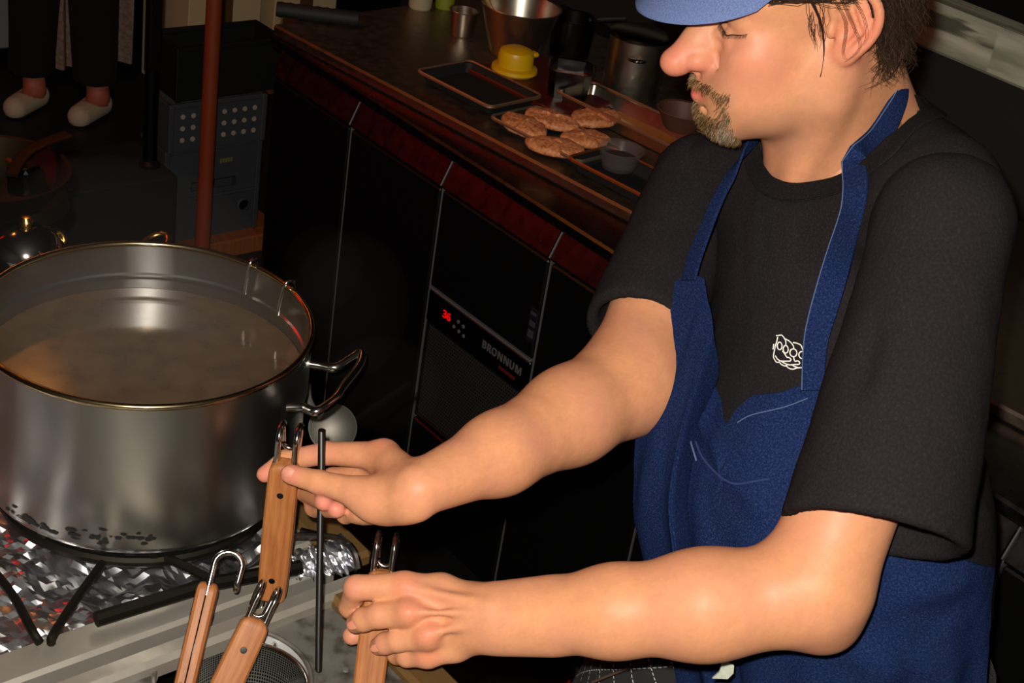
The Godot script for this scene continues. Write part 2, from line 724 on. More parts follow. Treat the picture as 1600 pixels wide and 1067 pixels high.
func make_counter() -> void:
	var st := steel("dark_steel", Color(0.42, 0.40, 0.39), 0.30, 0.08)
	var black := pm("black_panel", Color(0.022, 0.022, 0.024), 0.38)
	var t := thing("refrigerated_counter", Vector3(1.9, 0, -1.35), "long steel under-counter fridge with dark doors behind the man", "counter")
	var b := t.position
	var g := Geo.new()
	g.box(Vector3(0.70, 0.74, 2.05), Vector3(1.895, 0.47, -1.365) - b, 0.004)
	put("body", g.mesh(30.0), black, t)
	g = Geo.new()
	g.box(Vector3(0.76, 0.022, 2.06), Vector3(1.90, 0.868, -1.365) - b, 0.004)
	put("top_sheet", g.mesh(30.0), st, t)
	var seams := [-2.39, -2.117, -1.834, -1.542, -1.25, -0.96, -0.67, -0.38]
	for i in 7:
		var z0: float = seams[i] + 0.0035
		var z1: float = seams[i + 1] - 0.0035
		# slanted grip strip above each door
		g = Geo.new()
		var out := PackedVector2Array([Vector2(1.56, 0.797), Vector2(1.528, 0.797), Vector2(1.526, 0.801), Vector2(1.546, 0.846), Vector2(1.56, 0.846)])
		g.prism(out, z1 - z0, Transform3D(Basis(), Vector3(0, 0, z0) - b))
		put("grip_strip", g.mesh(30.0), st, t)
		if i != 2:
			g = Geo.new()
			g.box(Vector3(0.030, 0.655, z1 - z0), Vector3(1.544, 0.464, (z0 + z1) * 0.5) - b, 0.003)
			put("door", g.mesh(30.0), black, t)
		# thin bright edge between the doors
		if i > 0:
			g = Geo.new()
			g.box(Vector3(0.012, 0.66, 0.0026), Vector3(1.537, 0.466, seams[i]) - b, 0.0006)
			g.box(Vector3(0.012, 0.052, 0.0026), Vector3(1.541, 0.822, seams[i]) - b, 0.0006, Basis(Vector3.BACK, -0.42))
			put("door_edge", g.mesh(30.0), pm("edge_steel", Color(0.36, 0.36, 0.36), 0.5, 0.3), t).set_meta("kind", "stuff")
	# the machine compartment: drawer front, control strip, grille
	var zc: float = (seams[2] + seams[3]) * 0.5
	var w := 0.285
	g = Geo.new()
	g.box(Vector3(0.030, 0.185, w), Vector3(1.544, 0.700, zc) - b, 0.003)
	put("drawer_front", g.mesh(30.0), black, t)
	g = Geo.new()
	g.box(Vector3(0.014, 0.005, w), Vector3(1.534, 0.604, zc) - b, 0.001)
	put("trim_strip", g.mesh(30.0), pm("edge_steel", Color.WHITE), t)
	g = Geo.new()
	g.box(Vector3(0.024, 0.062, w), Vector3(1.541, 0.569, zc) - b, 0.002)
	var strip := put("control_panel", g.mesh(30.0), pm("gloss_black", Color(0.008, 0.008, 0.009), 0.25), t)
	var face := Basis(Vector3(0, 0, 1), Vector3(0, 1, 0), Vector3(-1, 0, 0))   # text that reads along +z on a face turned to -x
	var txt := func(s: String, size: float, at: Vector3, m: Material, called: String) -> void:
		var tm := TextMesh.new()
		tm.text = s
		var f := SystemFont.new()
		f.font_names = PackedStringArray(["Droid Sans"])
		f.font_weight = 700
		tm.font = f
		tm.font_size = 64
		tm.pixel_size = size / 64.0
		tm.depth = 0.0008
		var o := put(called, tm, m, strip, at - b)
		o.basis = face
	var white := pm("pale_print", Color(0.33, 0.33, 0.31), 0.6)
	txt.call("BRONNUM", 0.021, Vector3(1.5285, 0.573, zc + 0.072), white, "brand_lettering")
	var led := pm("red_led", Color(0.5, 0.0, 0.0), 0.5)
	led.emission_enabled = true
	led.emission = Color(1.0, 0.02, 0.03)
	led.emission_energy_multiplier = 0.7
	txt.call("36", 0.021, Vector3(1.5285, 0.574, zc - 0.085), led, "temperature_display")
	g = Geo.new()
	g.box(Vector3(0.001, 0.006, 0.044), Vector3(1.5287, 0.553, zc + 0.09) - b, 0.0002)
	put("red_badge", g.mesh(), pm("dull_red", Color(0.35, 0.03, 0.05), 0.6), strip)
	for q: Vector2 in [Vector2(0.579, -0.052), Vector2(0.577, -0.037), Vector2(0.564, -0.062), Vector2(0.562, -0.047), Vector2(0.560, -0.033)]:
		g = Geo.new()
		g.lathe([Vector2(0.0038, 0.0), Vector2(0.0032, 0.0015), Vector2(0.0, 0.0016)], 12, Transform3D(Basis(Vector3.BACK, PI / 2), Vector3(1.5292, q.x, zc + q.y) - b))
		put("button", g.mesh(), pm("grey_button", Color(0.35, 0.35, 0.36), 0.5), strip)
	var mesh_m := pm("grille_mesh", Color.WHITE, 0.6)
	var im := Image.create(64, 64, false, Image.FORMAT_RGB8)
	for y in 64:
		for x in 64:
			var d := Vector2(fmod(x + (8.0 if (y / 16) % 2 else 0.0), 16.0) - 7.5, y % 16 - 7.5).length()
			im.set_pixel(x, y, Color(0.004, 0.004, 0.004) if d < 5.0 else Color(0.15, 0.148, 0.135))
	mesh_m.albedo_texture = ImageTexture.create_from_image(im)
	tri_scale(mesh_m, 40.0)
	g = Geo.new()
	g.box(Vector3(0.020, 0.205, w), Vector3(1.546, 0.435, zc) - b, 0.002)
	put("grille", g.mesh(30.0), mesh_m, t)
	g = Geo.new()
	for y in [0.5345, 0.3355]:
		g.box(Vector3(0.004, 0.006, w), Vector3(1.535, y, zc) - b, 0.001)
	for z in [-0.14, 0.14]:
		g.box(Vector3(0.004, 0.205, 0.006), Vector3(1.535, 0.435, zc + z) - b, 0.001)
	put("grille_frame", g.mesh(30.0), black, t).set_meta("kind", "stuff")
	g = Geo.new()
	g.box(Vector3(0.030, 0.185, w), Vector3(1.544, 0.236, zc) - b, 0.003)
	put("kick_panel", g.mesh(30.0), black, t)
	for z in [-2.33, -1.36, -0.42]:
		for x in [1.60, 2.18]:
			g = Geo.new()
			g.lathe([Vector2(0.0, 0.0), Vector2(0.024, 0.0), Vector2(0.024, 0.012), Vector2(0.015, 0.02), Vector2(0.015, 0.105)], 16, Transform3D(Basis(), Vector3(x, 0, z) - b))
			put("foot", g.mesh(), st, t)
	g = Geo.new()   # small instruction sticker
	g.box(Vector3(0.0012, 0.062, 0.020), Vector3(1.5283, 0.668, -1.556) - b, 0.0004)
	var sticker := put("sticker", g.mesh(), pm("navy_sticker", Color(0.05, 0.055, 0.10), 0.5), t)
	for q: Array in [[0.690, 0.006], [0.671, 0.010], [0.652, 0.014]]:
		g = Geo.new()
		g.box(Vector3(0.0006, q[1], 0.014), Vector3(1.5275, q[0], -1.556) - b, 0.0002)
		put("sticker_print", g.mesh(), pm("sticker_grey", Color(0.20, 0.20, 0.23), 0.6), sticker)
	# the worktop
	g = Geo.new()
	var d := Vector3(0.0995, 0, 0.995)
	var bs := Basis(Vector3(0.995, 0, -0.0995), Vector3.UP, d)
	g.box(Vector3(0.62, 0.021, 2.2), Vector3.ZERO, 0.004, bs)
	tag(put("worktop", g.mesh(30.0), steel("worktop_steel", Color(0.58, 0.52, 0.46), 0.42, 0.08), null, along(1.1, 0.31, -0.0105)), "dark steel worktop laid over the long fridge, holding trays and pots", "worktop")


func tray(called: String, label: String, cat: String, c: Vector3, l: float, w: float, h: float, m: Material, rim: Material, group := "") -> Node3D:   # a shallow pan with a rolled rim, long side along the worktop
	var t := thing(called, c, label, cat, group)
	t.rotation.y = -TURN
	var ring := func(x: float, z: float, r: float, y: float) -> PackedVector3Array:
		var o := PackedVector3Array()
		for q in 4:
			var s := Vector2([1, -1, -1, 1][q], [1, 1, -1, -1][q])
			for k in 5:
				var a := -(q * PI / 2 + k * PI / 8)
				o.append(Vector3(s.x * (x - r) + cos(a) * r, y, -(s.y * (z - r)) + sin(a) * r))
		return o
	var x := w * 0.5; var z := l * 0.5
	var g := Geo.new()
	g.rows([ring.call(x - 0.012, z - 0.012, 0.010, 0.0), ring.call(x - 0.006, z - 0.006, 0.012, h - 0.003), ring.call(x, z, 0.014, h), ring.call(x - 0.001, z - 0.001, 0.014, h + 0.0015), ring.call(x - 0.007, z - 0.007, 0.012, h), ring.call(x - 0.014, z - 0.014, 0.010, 0.0025)], true)
	g.fan(ring.call(x - 0.012, z - 0.012, 0.010, 0.0), false)
	g.fan(ring.call(x - 0.014, z - 0.014, 0.010, 0.0025), true)
	put("pan", g.mesh(35.0), m, t)
	g = Geo.new()
	var loop: PackedVector3Array = ring.call(x - 0.001, z - 0.001, 0.013, h)
	g.tube(Array(loop), 0.0034, 6, true)
	put("rim", g.mesh(), rim, t)
	return t


func pot(t: Node3D, called: String, r0: float, r1: float, h: float, m: Material, thick := 0.002) -> MeshInstance3D:   # an open round vessel
	var g := Geo.new()
	g.lathe([Vector2(0.0, 0.0), Vector2(r0 * 0.92, 0.0), Vector2(r0, 0.004), Vector2(lerpf(r0, r1, 0.5), h * 0.5), Vector2(r1, h - 0.002), Vector2(r1 + 0.003, h), Vector2(r1 + 0.002, h + 0.0015), Vector2(r1 - thick, h), Vector2(lerpf(r0, r1, 0.5) - thick, h * 0.5), Vector2(r0 - thick, 0.006), Vector2(0.0, 0.004)], 48)
	return put(called, g.mesh(35.0), m, t)


func make_counter_things() -> void:
	var st := steel("pot_steel", Color(0.72, 0.68, 0.62), 0.33, 0.05)
	var brown := steel("brown_steel", Color(0.80, 0.62, 0.50), 0.55)
	var dark := pm("black_mat", Color(0.035, 0.038, 0.036), 0.7)
	tray("baking_tray", "black empty rectangular tray with a steel rim at the worktop edge", "tray", Vector3(1.6907, 0.9020, -1.9617), 0.195, 0.135, 0.018, dark, brown, "")
	tray("meat_tray", "dark tray of four raw patties next to the black empty tray", "tray", Vector3(1.6788, 0.9020, -1.7297), 0.215, 0.118, 0.016, dark, steel("tray_rim", Color(0.75, 0.70, 0.62), 0.5), "")
	tray("steel_tray", "deeper steel tray with one raw patty at its left end", "tray", Vector3(1.8592, 0.9020, -1.7332), 0.29, 0.105, 0.026, st, brown, "")
	tray("copper_tray", "empty brown-rimmed tray nearest the man on the worktop", "tray", Vector3(1.6801, 0.9020, -1.5415), 0.20, 0.105, 0.020, dark, steel("copper_rim", Color(0.85, 0.52, 0.30), 0.5), "")
	# patties
	var pm_ := pm("raw_mince", Color.WHITE, 0.55)
	pm_.albedo_texture = noise_tex(8, 0.05, [Color(0.56, 0.27, 0.14), Color(0.86, 0.54, 0.34), Color(0.95, 0.70, 0.50)], 256, 4)
	pm_.heightmap_enabled = false
	tri_scale(pm_, 9.0)
	var nz := FastNoiseLite.new()
	nz.seed = 4; nz.frequency = 0.9
	var spots := [[Vector3(1.6472, 0.9140, -1.7809), 0.046, "raw mince patty at the far corner of the dark tray"], [Vector3(1.7147, 0.9140, -1.7851), 0.047, "raw mince patty at the back of the dark tray"], [Vector3(1.6385, 0.9140, -1.6889), 0.046, "raw mince patty at the front edge of the dark tray"], [Vector3(1.7157, 0.9140, -1.6960), 0.042, "raw mince patty at the near end of the dark tray, by the plastic tub"], [Vector3(1.8003, 0.9140, -1.7657), 0.048, "raw mince patty alone in the steel tray"]]
	for i in spots.size():
		var g := Geo.new()
		var rows := []
		var r: float = spots[i][1]
		for k in 9:
			var f := k / 8.0
			var ring := PackedVector3Array()
			for j in 28:
				var a := -TAU * j / 28.0
				var q := 1.0 - pow(absf(f * 2.0 - 1.0), 3.0)
				var rr := r * (0.35 + 0.65 * sqrt(maxf(q, 0.0))) * (1.0 + 0.10 * nz.get_noise_3d(cos(a) * 1.6, sin(a) * 1.6, i * 9.0))
				if k == 0 or k == 8:
					rr *= 0.6
				var y := 0.020 * f * (1.0 + 0.35 * nz.get_noise_3d(cos(a) * rr * 60.0, f, sin(a) * rr * 60.0 + i * 5.0))
				ring.append(Vector3(cos(a) * rr * 0.72, y, sin(a) * rr * 1.08))
			rows.append(ring)
		rows.reverse()
		var flipped := []
		for k in 9:
			flipped.append(rows[8 - k])
		for k in 9:
			var ring2: PackedVector3Array = flipped[k]
			ring2.reverse()
			flipped[k] = ring2
		g.rows(flipped, true)
		g.fan(flipped[0], false)
		g.fan(flipped[8], true)
		var o := tag(put("patty", g.mesh(60.0), pm_, null, spots[i][0] - Vector3(0, 0.008, 0)), spots[i][2], "patty", "raw patties on the worktop")
		o.rotation.y = 0.4 * i
	# red cutting board with a yellow press and a square tin on it
	var g := Geo.new()
	var bs := Basis(Vector3(0.995, 0, -0.0995), Vector3.UP, Vector3(0.0995, 0, 0.995))
	g.box(Vector3(0.20, 0.012, 0.25), Vector3.ZERO, 0.003, bs)
	tag(put("cutting_board", g.mesh(30.0), pm("red_board", Color(0.28, 0.055, 0.045), 0.45), null, Vector3(1.8445, 0.9060, -1.9430)), "dark red cutting board under the yellow press and square tin", "cutting board")
	var y := thing("citrus_press", Vector3(1.8112, 0.9120, -2.0084), "yellow plastic citrus press shaped like a small hat on the red board", "citrus press")
	var yel := pm("yellow_plastic", Color(0.86, 0.66, 0.02), 0.4)
	g = Geo.new()
	g.lathe([Vector2(0.0, 0.0), Vector2(0.040, 0.0), Vector2(0.044, 0.004), Vector2(0.043, 0.010), Vector2(0.034, 0.013), Vector2(0.0, 0.013)], 36)
	put("saucer", g.mesh(35.0), yel, y)
	g = Geo.new()
	g.lathe([Vector2(0.034, 0.012), Vector2(0.034, 0.034), Vector2(0.031, 0.042), Vector2(0.020, 0.047), Vector2(0.0, 0.048)], 36)
	put("bowl", g.mesh(35.0), yel, y)
	g = Geo.new()
	g.box(Vector3(0.016, 0.009, 0.018), Vector3(0.030, 0.036, 0.014), 0.003)
	put("spout", g.mesh(), yel, y)
	var tin := thing("square_tin", Vector3(1.8382, 0.9120, -1.8857), "square steel tin of brown paste on the red board", "tin")
	tin.rotation.y = -0.75
	g = Geo.new()
	var sq := func(r: float, yy: float) -> PackedVector3Array:
		var o := PackedVector3Array()
		for q in 16:
			var a := -(TAU * q / 16.0 + PI / 16)
			var c := cos(a); var s := sin(a)
			var m := pow(pow(absf(c), 6.0) + pow(absf(s), 6.0), -1.0 / 6.0)
			o.append(Vector3(c * m * r, yy, s * m * r))
		return o
	g.rows([sq.call(0.036, 0.0), sq.call(0.040, 0.050), sq.call(0.043, 0.052), sq.call(0.039, 0.051), sq.call(0.035, 0.004)], true)
	g.fan(sq.call(0.036, 0.0), false)
	g.fan(sq.call(0.035, 0.004), true)
	put("tin", g.mesh(35.0), steel("dim_steel", Color(0.34, 0.33, 0.33), 0.25), tin)
	g = Geo.new()
	var paste := PackedVector3Array()
	for q: Vector3 in sq.call(0.037, 0.030):
		paste.append(q)
	g.fan(paste, true)
	g.lathe([Vector2(0.024, 0.029), Vector2(0.018, 0.036), Vector2(0.0, 0.040)], 20)
	put("paste", g.mesh(50.0), pm("brown_paste", Color(0.55, 0.28, 0.10), 0.5), tin)
	# pots along the back
	var big := thing("mixing_bowl", Vector3(1.9006, 0.9000, -2.1154), "large flared steel bowl with a wooden spoon at the back of the worktop", "bowl")
	pot(big, "bowl", 0.050, 0.077, 0.098, st)
	var spoon := thing("wooden_spoon", Vector3(1.9006, 0.9000, -2.1154), "pale wooden spoon leaning in the large steel bowl", "spoon")
	g = Geo.new()
	g.tube([Vector3(-0.02, 0.03, 0.0), Vector3(-0.045, 0.085, -0.035), Vector3(-0.062, 0.125, -0.06)], [0.005, 0.004, 0.005], 8)
	put("handle", g.mesh(), wood("pale_wood", Color(0.55, 0.38, 0.2), Color(0.75, 0.58, 0.36)), spoon)
	g = Geo.new()
	g.lathe([Vector2(0.0, -0.014), Vector2(0.012, -0.008), Vector2(0.014, 0.0), Vector2(0.010, 0.007), Vector2(0.0, 0.009)], 16, Transform3D(Basis(), Vector3(-0.018, 0.024, 0.002)))
	put("spoon_bowl", g.mesh(), wood("pale_wood", Color.WHITE, Color.WHITE), spoon)
	var small := thing("steel_cup", Vector3(1.8618, 0.9000, -2.2351), "small steel cup left of the large steel bowl", "cup")
	pot(small, "cup", 0.024, 0.028, 0.052, st)
	var mid := thing("saucepan", Vector3(2.0101, 0.9000, -2.0770), "dark steel saucepan between the large bowl and the stockpot", "saucepan")
	pot(mid, "pan", 0.040, 0.043, 0.078, steel("dim_steel", Color(0.34, 0.33, 0.33), 0.25))
	g = Geo.new()
	g.tube(curve([Vector3(0.04, 0.068, 0.0), Vector3(0.07, 0.075, 0.02), Vector3(0.10, 0.080, 0.04)], 4), 0.005, 8)
	put("handle", g.mesh(), dark, mid)
	var sp := thing("stockpot", Vector3(1.9743, 0.9000, -1.8611), "lidded steel stockpot with a ring handle behind the raw patties", "pot")
	pot(sp, "pot", 0.054, 0.0545, 0.118, st)
	g = Geo.new()
	g.lathe([Vector2(0.0575, 0.118), Vector2(0.0575, 0.124), Vector2(0.045, 0.129), Vector2(0.0, 0.131)], 40)
	put("lid", g.mesh(35.0), steel("dim_steel", Color.WHITE, 0.3), sp)
	for s in [-1.0, 1.0]:
		g = Geo.new()
		var fwd: Vector3 = Vector3(-0.69, 0, 0.72) * s
		var sd := Vector3(0.72, 0, 0.69)
		g.tube(curve([fwd * 0.054 - sd * 0.014 + Vector3(0, 0.088, 0), fwd * 0.062 - sd * 0.012 + Vector3(0, 0.090, 0), fwd * 0.070 + Vector3(0, 0.091, 0), fwd * 0.062 + sd * 0.012 + Vector3(0, 0.090, 0), fwd * 0.054 + sd * 0.014 + Vector3(0, 0.088, 0)], 4), 0.0035, 8)
		put("ring_handle", g.mesh(), steel("bright_wire", Color(0.8, 0.79, 0.77), 0.15), sp)
	# plastic tub, crockery, jars
	var tub := thing("plastic_tub", Vector3(1.6760, 0.9210, -1.5733), "clear plastic tub half over the tray of patties", "tub")
	var clear := pm("clear_plastic", Color(0.50, 0.46, 0.46, 0.16), 0.3)
	clear.transparency = BaseMaterial3D.TRANSPARENCY_ALPHA
	pot(tub, "tub", 0.028, 0.037, 0.034, clear, 0.0015)
	g = Geo.new()
	g.lathe([Vector2(0.031, 0.018), Vector2(0.0, 0.019)], 30)
	put("contents", g.mesh(), pm("grey_salt", Color(0.20, 0.15, 0.145), 0.7), tub)
	var k := 0
	for at: Vector3 in [Vector3(1.9570, 0.9000, -1.7050), Vector3(1.8845, 0.9350, -1.6418)]:
		var bowl := thing("clay_bowl", at, ["brown clay bowl at the bottom of a stack of two beside the stockpot", "brown clay bowl on top of a stack of two beside the stockpot"][k], "bowl", "stacked clay bowls")
		k += 1
		pot(bowl, "bowl", 0.030, 0.044, 0.034, pm("brown_clay", Color(0.34, 0.20, 0.15), 0.6), 0.003)
	var jar := thing("jar", Vector3(1.8799, 0.9000, -2.4016), "white jar at the back of the worktop next to the green one", "jar")
	pot(jar, "jar", 0.024, 0.026, 0.06, pm("white_ceramic", Color(0.62, 0.58, 0.45), 0.5), 0.003)
	g = Geo.new()
	g.lathe([Vector2(0.028, 0.06), Vector2(0.028, 0.068), Vector2(0.0, 0.07)], 30)
	put("lid", g.mesh(), pm("white_ceramic", Color.WHITE), jar)
	jar = thing("jar", Vector3(1.9334, 0.9000, -2.3886), "yellow-green jar at the back of the worktop", "jar")
	pot(jar, "jar", 0.020, 0.022, 0.055, pm("green_ceramic", Color(0.50, 0.52, 0.12), 0.5), 0.003)
	g = Geo.new()
	g.lathe([Vector2(0.024, 0.055), Vector2(0.024, 0.062), Vector2(0.0, 0.064)], 30)
	put("lid", g.mesh(), pm("green_ceramic", Color.WHITE), jar)
	# rolled dark mat at the far end
	g = Geo.new()
	var roll := []
	var ra := Vector3(1.5510, 0.9150, -2.4281); var rb := Vector3(1.6797, 0.9150, -2.3345)
	for i in 19:
		roll.append(ra.lerp(rb, i / 18.0))
	var rad := []
	for i in 19:
		rad.append(0.014 + (0.0015 if i % 2 else 0.0))
	g.tube(roll, rad, 14)
	tag(put("rolled_mat", g.mesh(60.0), pm("dark_ribbed", Color(0.05, 0.05, 0.045), 0.7), null), "dark ribbed mat rolled up at the far end of the worktop", "mat")


# ---------------------------------------------------------------- far end of the aisle
func make_far() -> void:
	var pole := Geo.new()
	pole.tube([Vector3(1.718, 0.0, -2.95), Vector3(1.717, 1.3, -2.95), Vector3(1.717, 2.7, -2.95)], 0.0185, 20)
	tag(put("pole", pole.mesh(), wood("red_brown_paint", Color(0.46, 0.17, 0.06), Color(0.56, 0.23, 0.09), 3.0), null), "red-brown vertical pole standing in front of the stacked crates", "pole")
	var plank := Geo.new()
	plank.box(Vector3(0.36, 0.05, 0.26), Vector3.ZERO, 0.004)
	tag(put("wooden_board", plank.mesh(30.0), wood("orange_wood", Color(0.46, 0.24, 0.08), Color(0.62, 0.34, 0.13)), null, Vector3(1.86, 0.025, -3.2)), "orange-brown wooden board on the floor under the crates", "board")
	# crates
	var blue := pm("slate_plastic", Color(0.225, 0.235, 0.255), 0.55)
	var t := thing("plastic_crate", Vector3(1.835, 0.05, -3.18), "slate plastic crate with hand slot, bottom of the stack behind the pole", "crate", "stacked crates behind the pole")
	var wall := func(parent: Node3D, w: float, h: float, holes: Array, tr: Transform3D, m: Material) -> void:   # one side of a crate, holes as Rect2 in its plane
		var xs := [-w / 2, w / 2]
		var ys := [0.0, h]
		for r: Rect2 in holes:
			for v in [r.position.x, r.end.x]:
				if not xs.has(v): xs.append(v)
			for v in [r.position.y, r.end.y]:
				if not ys.has(v): ys.append(v)
		xs.sort(); ys.sort()
		var g := Geo.new()
		for i in xs.size() - 1:
			for j in ys.size() - 1:
				var c := Vector2((xs[i] + xs[i + 1]) / 2, (ys[j] + ys[j + 1]) / 2)
				var open := false
				for r: Rect2 in holes:
					if r.has_point(c):
						open = true
				if not open:
					g.box(Vector3(xs[i + 1] - xs[i], ys[j + 1] - ys[j], 0.006), tr * Vector3(c.x, c.y, 0), 0.0002, tr.basis)
		put("crate_side", g.mesh(20.0), m, parent)
	var build_crate := func(parent: Node3D, w: float, h: float, dpt: float, front: Array, m: Material) -> void:
		wall.call(parent, w, h, front, Transform3D(Basis(), Vector3(0, 0, dpt / 2)), m)
		wall.call(parent, w, h, front, Transform3D(Basis(), Vector3(0, 0, -dpt / 2)), m)
		wall.call(parent, dpt, h, [], Transform3D(Basis(Vector3.UP, PI / 2), Vector3(w / 2, 0, 0)), m)
		wall.call(parent, dpt, h, [], Transform3D(Basis(Vector3.UP, PI / 2), Vector3(-w / 2, 0, 0)), m)
		var g := Geo.new()
		g.box(Vector3(w, 0.006, dpt), Vector3(0, 0.003, 0), 0.001)
		put("crate_base", g.mesh(), m, parent)
		g = Geo.new()
		for s in [-1.0, 1.0]:
			g.box(Vector3(w + 0.012, 0.012, 0.012), Vector3(0, h - 0.004, s * dpt / 2), 0.002)
			g.box(Vector3(0.012, 0.012, dpt), Vector3(s * w / 2, h - 0.004, 0), 0.002)
			g.box(Vector3(0.014, h, 0.014), Vector3(s * (w / 2), h / 2, dpt / 2 + 0.002), 0.002)
		put("crate_rim", g.mesh(30.0), m, parent)
	build_crate.call(t, 0.265, 0.255, 0.12, [Rect2(-0.06, 0.135, 0.13, 0.026)], blue)
	# an oval opening low at the right, and a pale label
	var g := Geo.new()
	g.lathe([Vector2(0.021, 0.0), Vector2(0.021, 0.004), Vector2(0.015, 0.006), Vector2(0.015, 0.0)], 24, Transform3D(Basis(Vector3.RIGHT, PI / 2).scaled(Vector3(1, 1, 1)), Vector3(0.095, 0.075, 0.0635)))
	put("oval_rim", g.mesh(), blue, t)
	g = Geo.new()
	g.lathe([Vector2(0.015, 0.0), Vector2(0.0, 0.0005)], 24, Transform3D(Basis(Vector3.RIGHT, PI / 2), Vector3(0.095, 0.075, 0.0638)))
	put("oval_opening", g.mesh(), pm("black_enamel", Color.BLACK), t)
	for q in 5:
		g = Geo.new()
		g.box(Vector3(0.0055, 0.012, 0.001), Vector3(0.022 + q * 0.0075, 0.210, 0.0635), 0.0002)
		put("label_print", g.mesh(), pm("yellowed_print", Color(0.46, 0.42, 0.22), 0.7), t)
	g = Geo.new()
	g.box(Vector3(0.20, 0.008, 0.014), Vector3(0.03, 0.118, 0.064), 0.002)
	put("ledge_rib", g.mesh(), blue, t)
	var up := thing("plastic_crate", Vector3(1.83, 0.312, -3.16), "shallow slate crate with three rows of round holes, behind the pole", "crate", "stacked crates behind the pole")
	build_crate.call(up, 0.262, 0.125, 0.12, [], blue)
	g = Geo.new()
	var lit := pm("pale_paper_liner", Color(0.62, 0.56, 0.50), 0.8)
	for r in 3:
		for c in 8:
			g = Geo.new()
			g.lathe([Vector2(0.0068, 0.0), Vector2(0.0062, 0.0012), Vector2(0.0, 0.0012)], 14, Transform3D(Basis(Vector3.RIGHT, PI / 2), Vector3(-0.098 + c * 0.029, 0.030 + r * 0.031, 0.0630)))
			put("hole", g.mesh(), lit, up)
	var bin := thing("storage_bin", Vector3(1.865, 0.442, -3.175), "black plastic bin on top of the crates behind the pole", "bin")
	build_crate.call(bin, 0.29, 0.135, 0.13, [], pm("black_bin", Color(0.020, 0.020, 0.022), 0.6))
	g = Geo.new()
	g.box(Vector3(0.05, 0.006, 0.08), Vector3(0.09, 0.168, 0.10), 0.001)
	# chair leg, cardboard, hanging cloth behind
	g = Geo.new()
	g.box(Vector3(0.30, 0.302, 0.22), Vector3(0, 0.151, 0), 0.004)
	t = thing("plinth", Vector3(1.515, 0.0, -3.10), "low black plinth on the floor left of the crates", "plinth")
	put("block", g.mesh(30.0), pm("matt_black", Color(0.008, 0.008, 0.008), 0.9), t)
	g = Geo.new()
	g.box(Vector3(0.29, 0.004, 0.21), Vector3(0, 0.304, 0), 0.001)
	put("top_plate", g.mesh(30.0), pm("matt_black", Color.BLACK), t)
	t = thing("shelf_post", Vector3(1.625, 0.306, -3.06), "black square shelf post with a grey foot left of the crates", "post")
	g = Geo.new()
	g.box(Vector3(0.030, 2.1, 0.030), Vector3(0, 1.29, 0), 0.003)
	put("upright", g.mesh(30.0), pm("black_enamel", Color.BLACK), t)
	g = Geo.new()
	g.lathe([Vector2(0.0, 0.0), Vector2(0.026, 0.0), Vector2(0.026, 0.008), Vector2(0.017, 0.016), Vector2(0.017, 0.25), Vector2(0.0, 0.25)], 24)
	put("foot_sleeve", g.mesh(), steel("worn_foot", Color(0.20, 0.20, 0.20), 0.4), t)
	var cloth_m := cloth("dusty_pink_cloth", Color(0.62, 0.50, 0.44), 20.0, 0.3, 0.3)
	g = Geo.new()
	var rows := []
	for i in 12:
		var ring := PackedVector3Array()
		for j in 40:
			ring.append(Vector3(1.98 + 0.27 * j / 39.0, 2.2 - 2.16 * i / 11.0, -4.36 + 0.022 * sin(j * 0.75) + 0.008 * sin(i + j * 0.3)))
		rows.append(ring)
	g.rows(rows)
	var back := []
	for r: PackedVector3Array in rows:
		var o := PackedVector3Array()
		for q in r:
			o.append(q - Vector3(0, 0, 0.004))
		back.append(o)
	back.reverse()
	g.rows(back)
	tag(put("curtain", g.mesh(60.0), cloth_m, null), "dusty pink-brown curtain hanging at the end of the aisle", "curtain")
	t = thing("cupboard", Vector3(1.72, 0, -4.75), "grey metal cupboard at the far left end of the aisle", "cupboard")
	g = Geo.new()
	g.box(Vector3(0.42, 1.7, 0.4), Vector3(0, 0.90, 0), 0.006)
	put("cabinet", g.mesh(30.0), pm("grey_paint", Color(0.50, 0.51, 0.52), 0.6), t)
	for x in [-0.17, 0.17]:
		g = Geo.new()
		g.tube([Vector3(x, 0.0, 0.1), Vector3(x, 0.06, 0.1)], 0.018, 10)
		put("foot", g.mesh(), pm("black_enamel", Color.BLACK), t)
	var card := pm("cardboard", Color(0.80, 0.72, 0.55), 0.8)
	var n := 0
	for q: Array in [[2.40, 0.26, 0.36, "beige cardboard box standing behind the black bin, left of the pole"], [2.70, 0.24, 0.34, "beige cardboard box standing behind the black bin, right of the pole"]]:
		t = thing("cardboard_box", Vector3(q[0], 0.0, -4.2), q[3], "box", "cardboard boxes behind the bin")
		g = Geo.new()
		g.box(Vector3(q[1], q[2], 0.3), Vector3(0, q[2] / 2, 0), 0.003)
		put("carton", g.mesh(30.0), card, t)
		g = Geo.new()
		g.box(Vector3(0.05, q[2] * 0.6, 0.002), Vector3(0.0, q[2] * 0.7, 0.151), 0.0005)
		put("tape", g.mesh(30.0), pm("brown_tape", Color(0.36, 0.27, 0.16), 0.4), t)
	# someone's legs further down
	var who := thing("person", Vector3(1.900, 0, -4.13), "person far down the aisle in black trousers and pale slip-on shoes", "person")
	var list: Array[Prim] = []
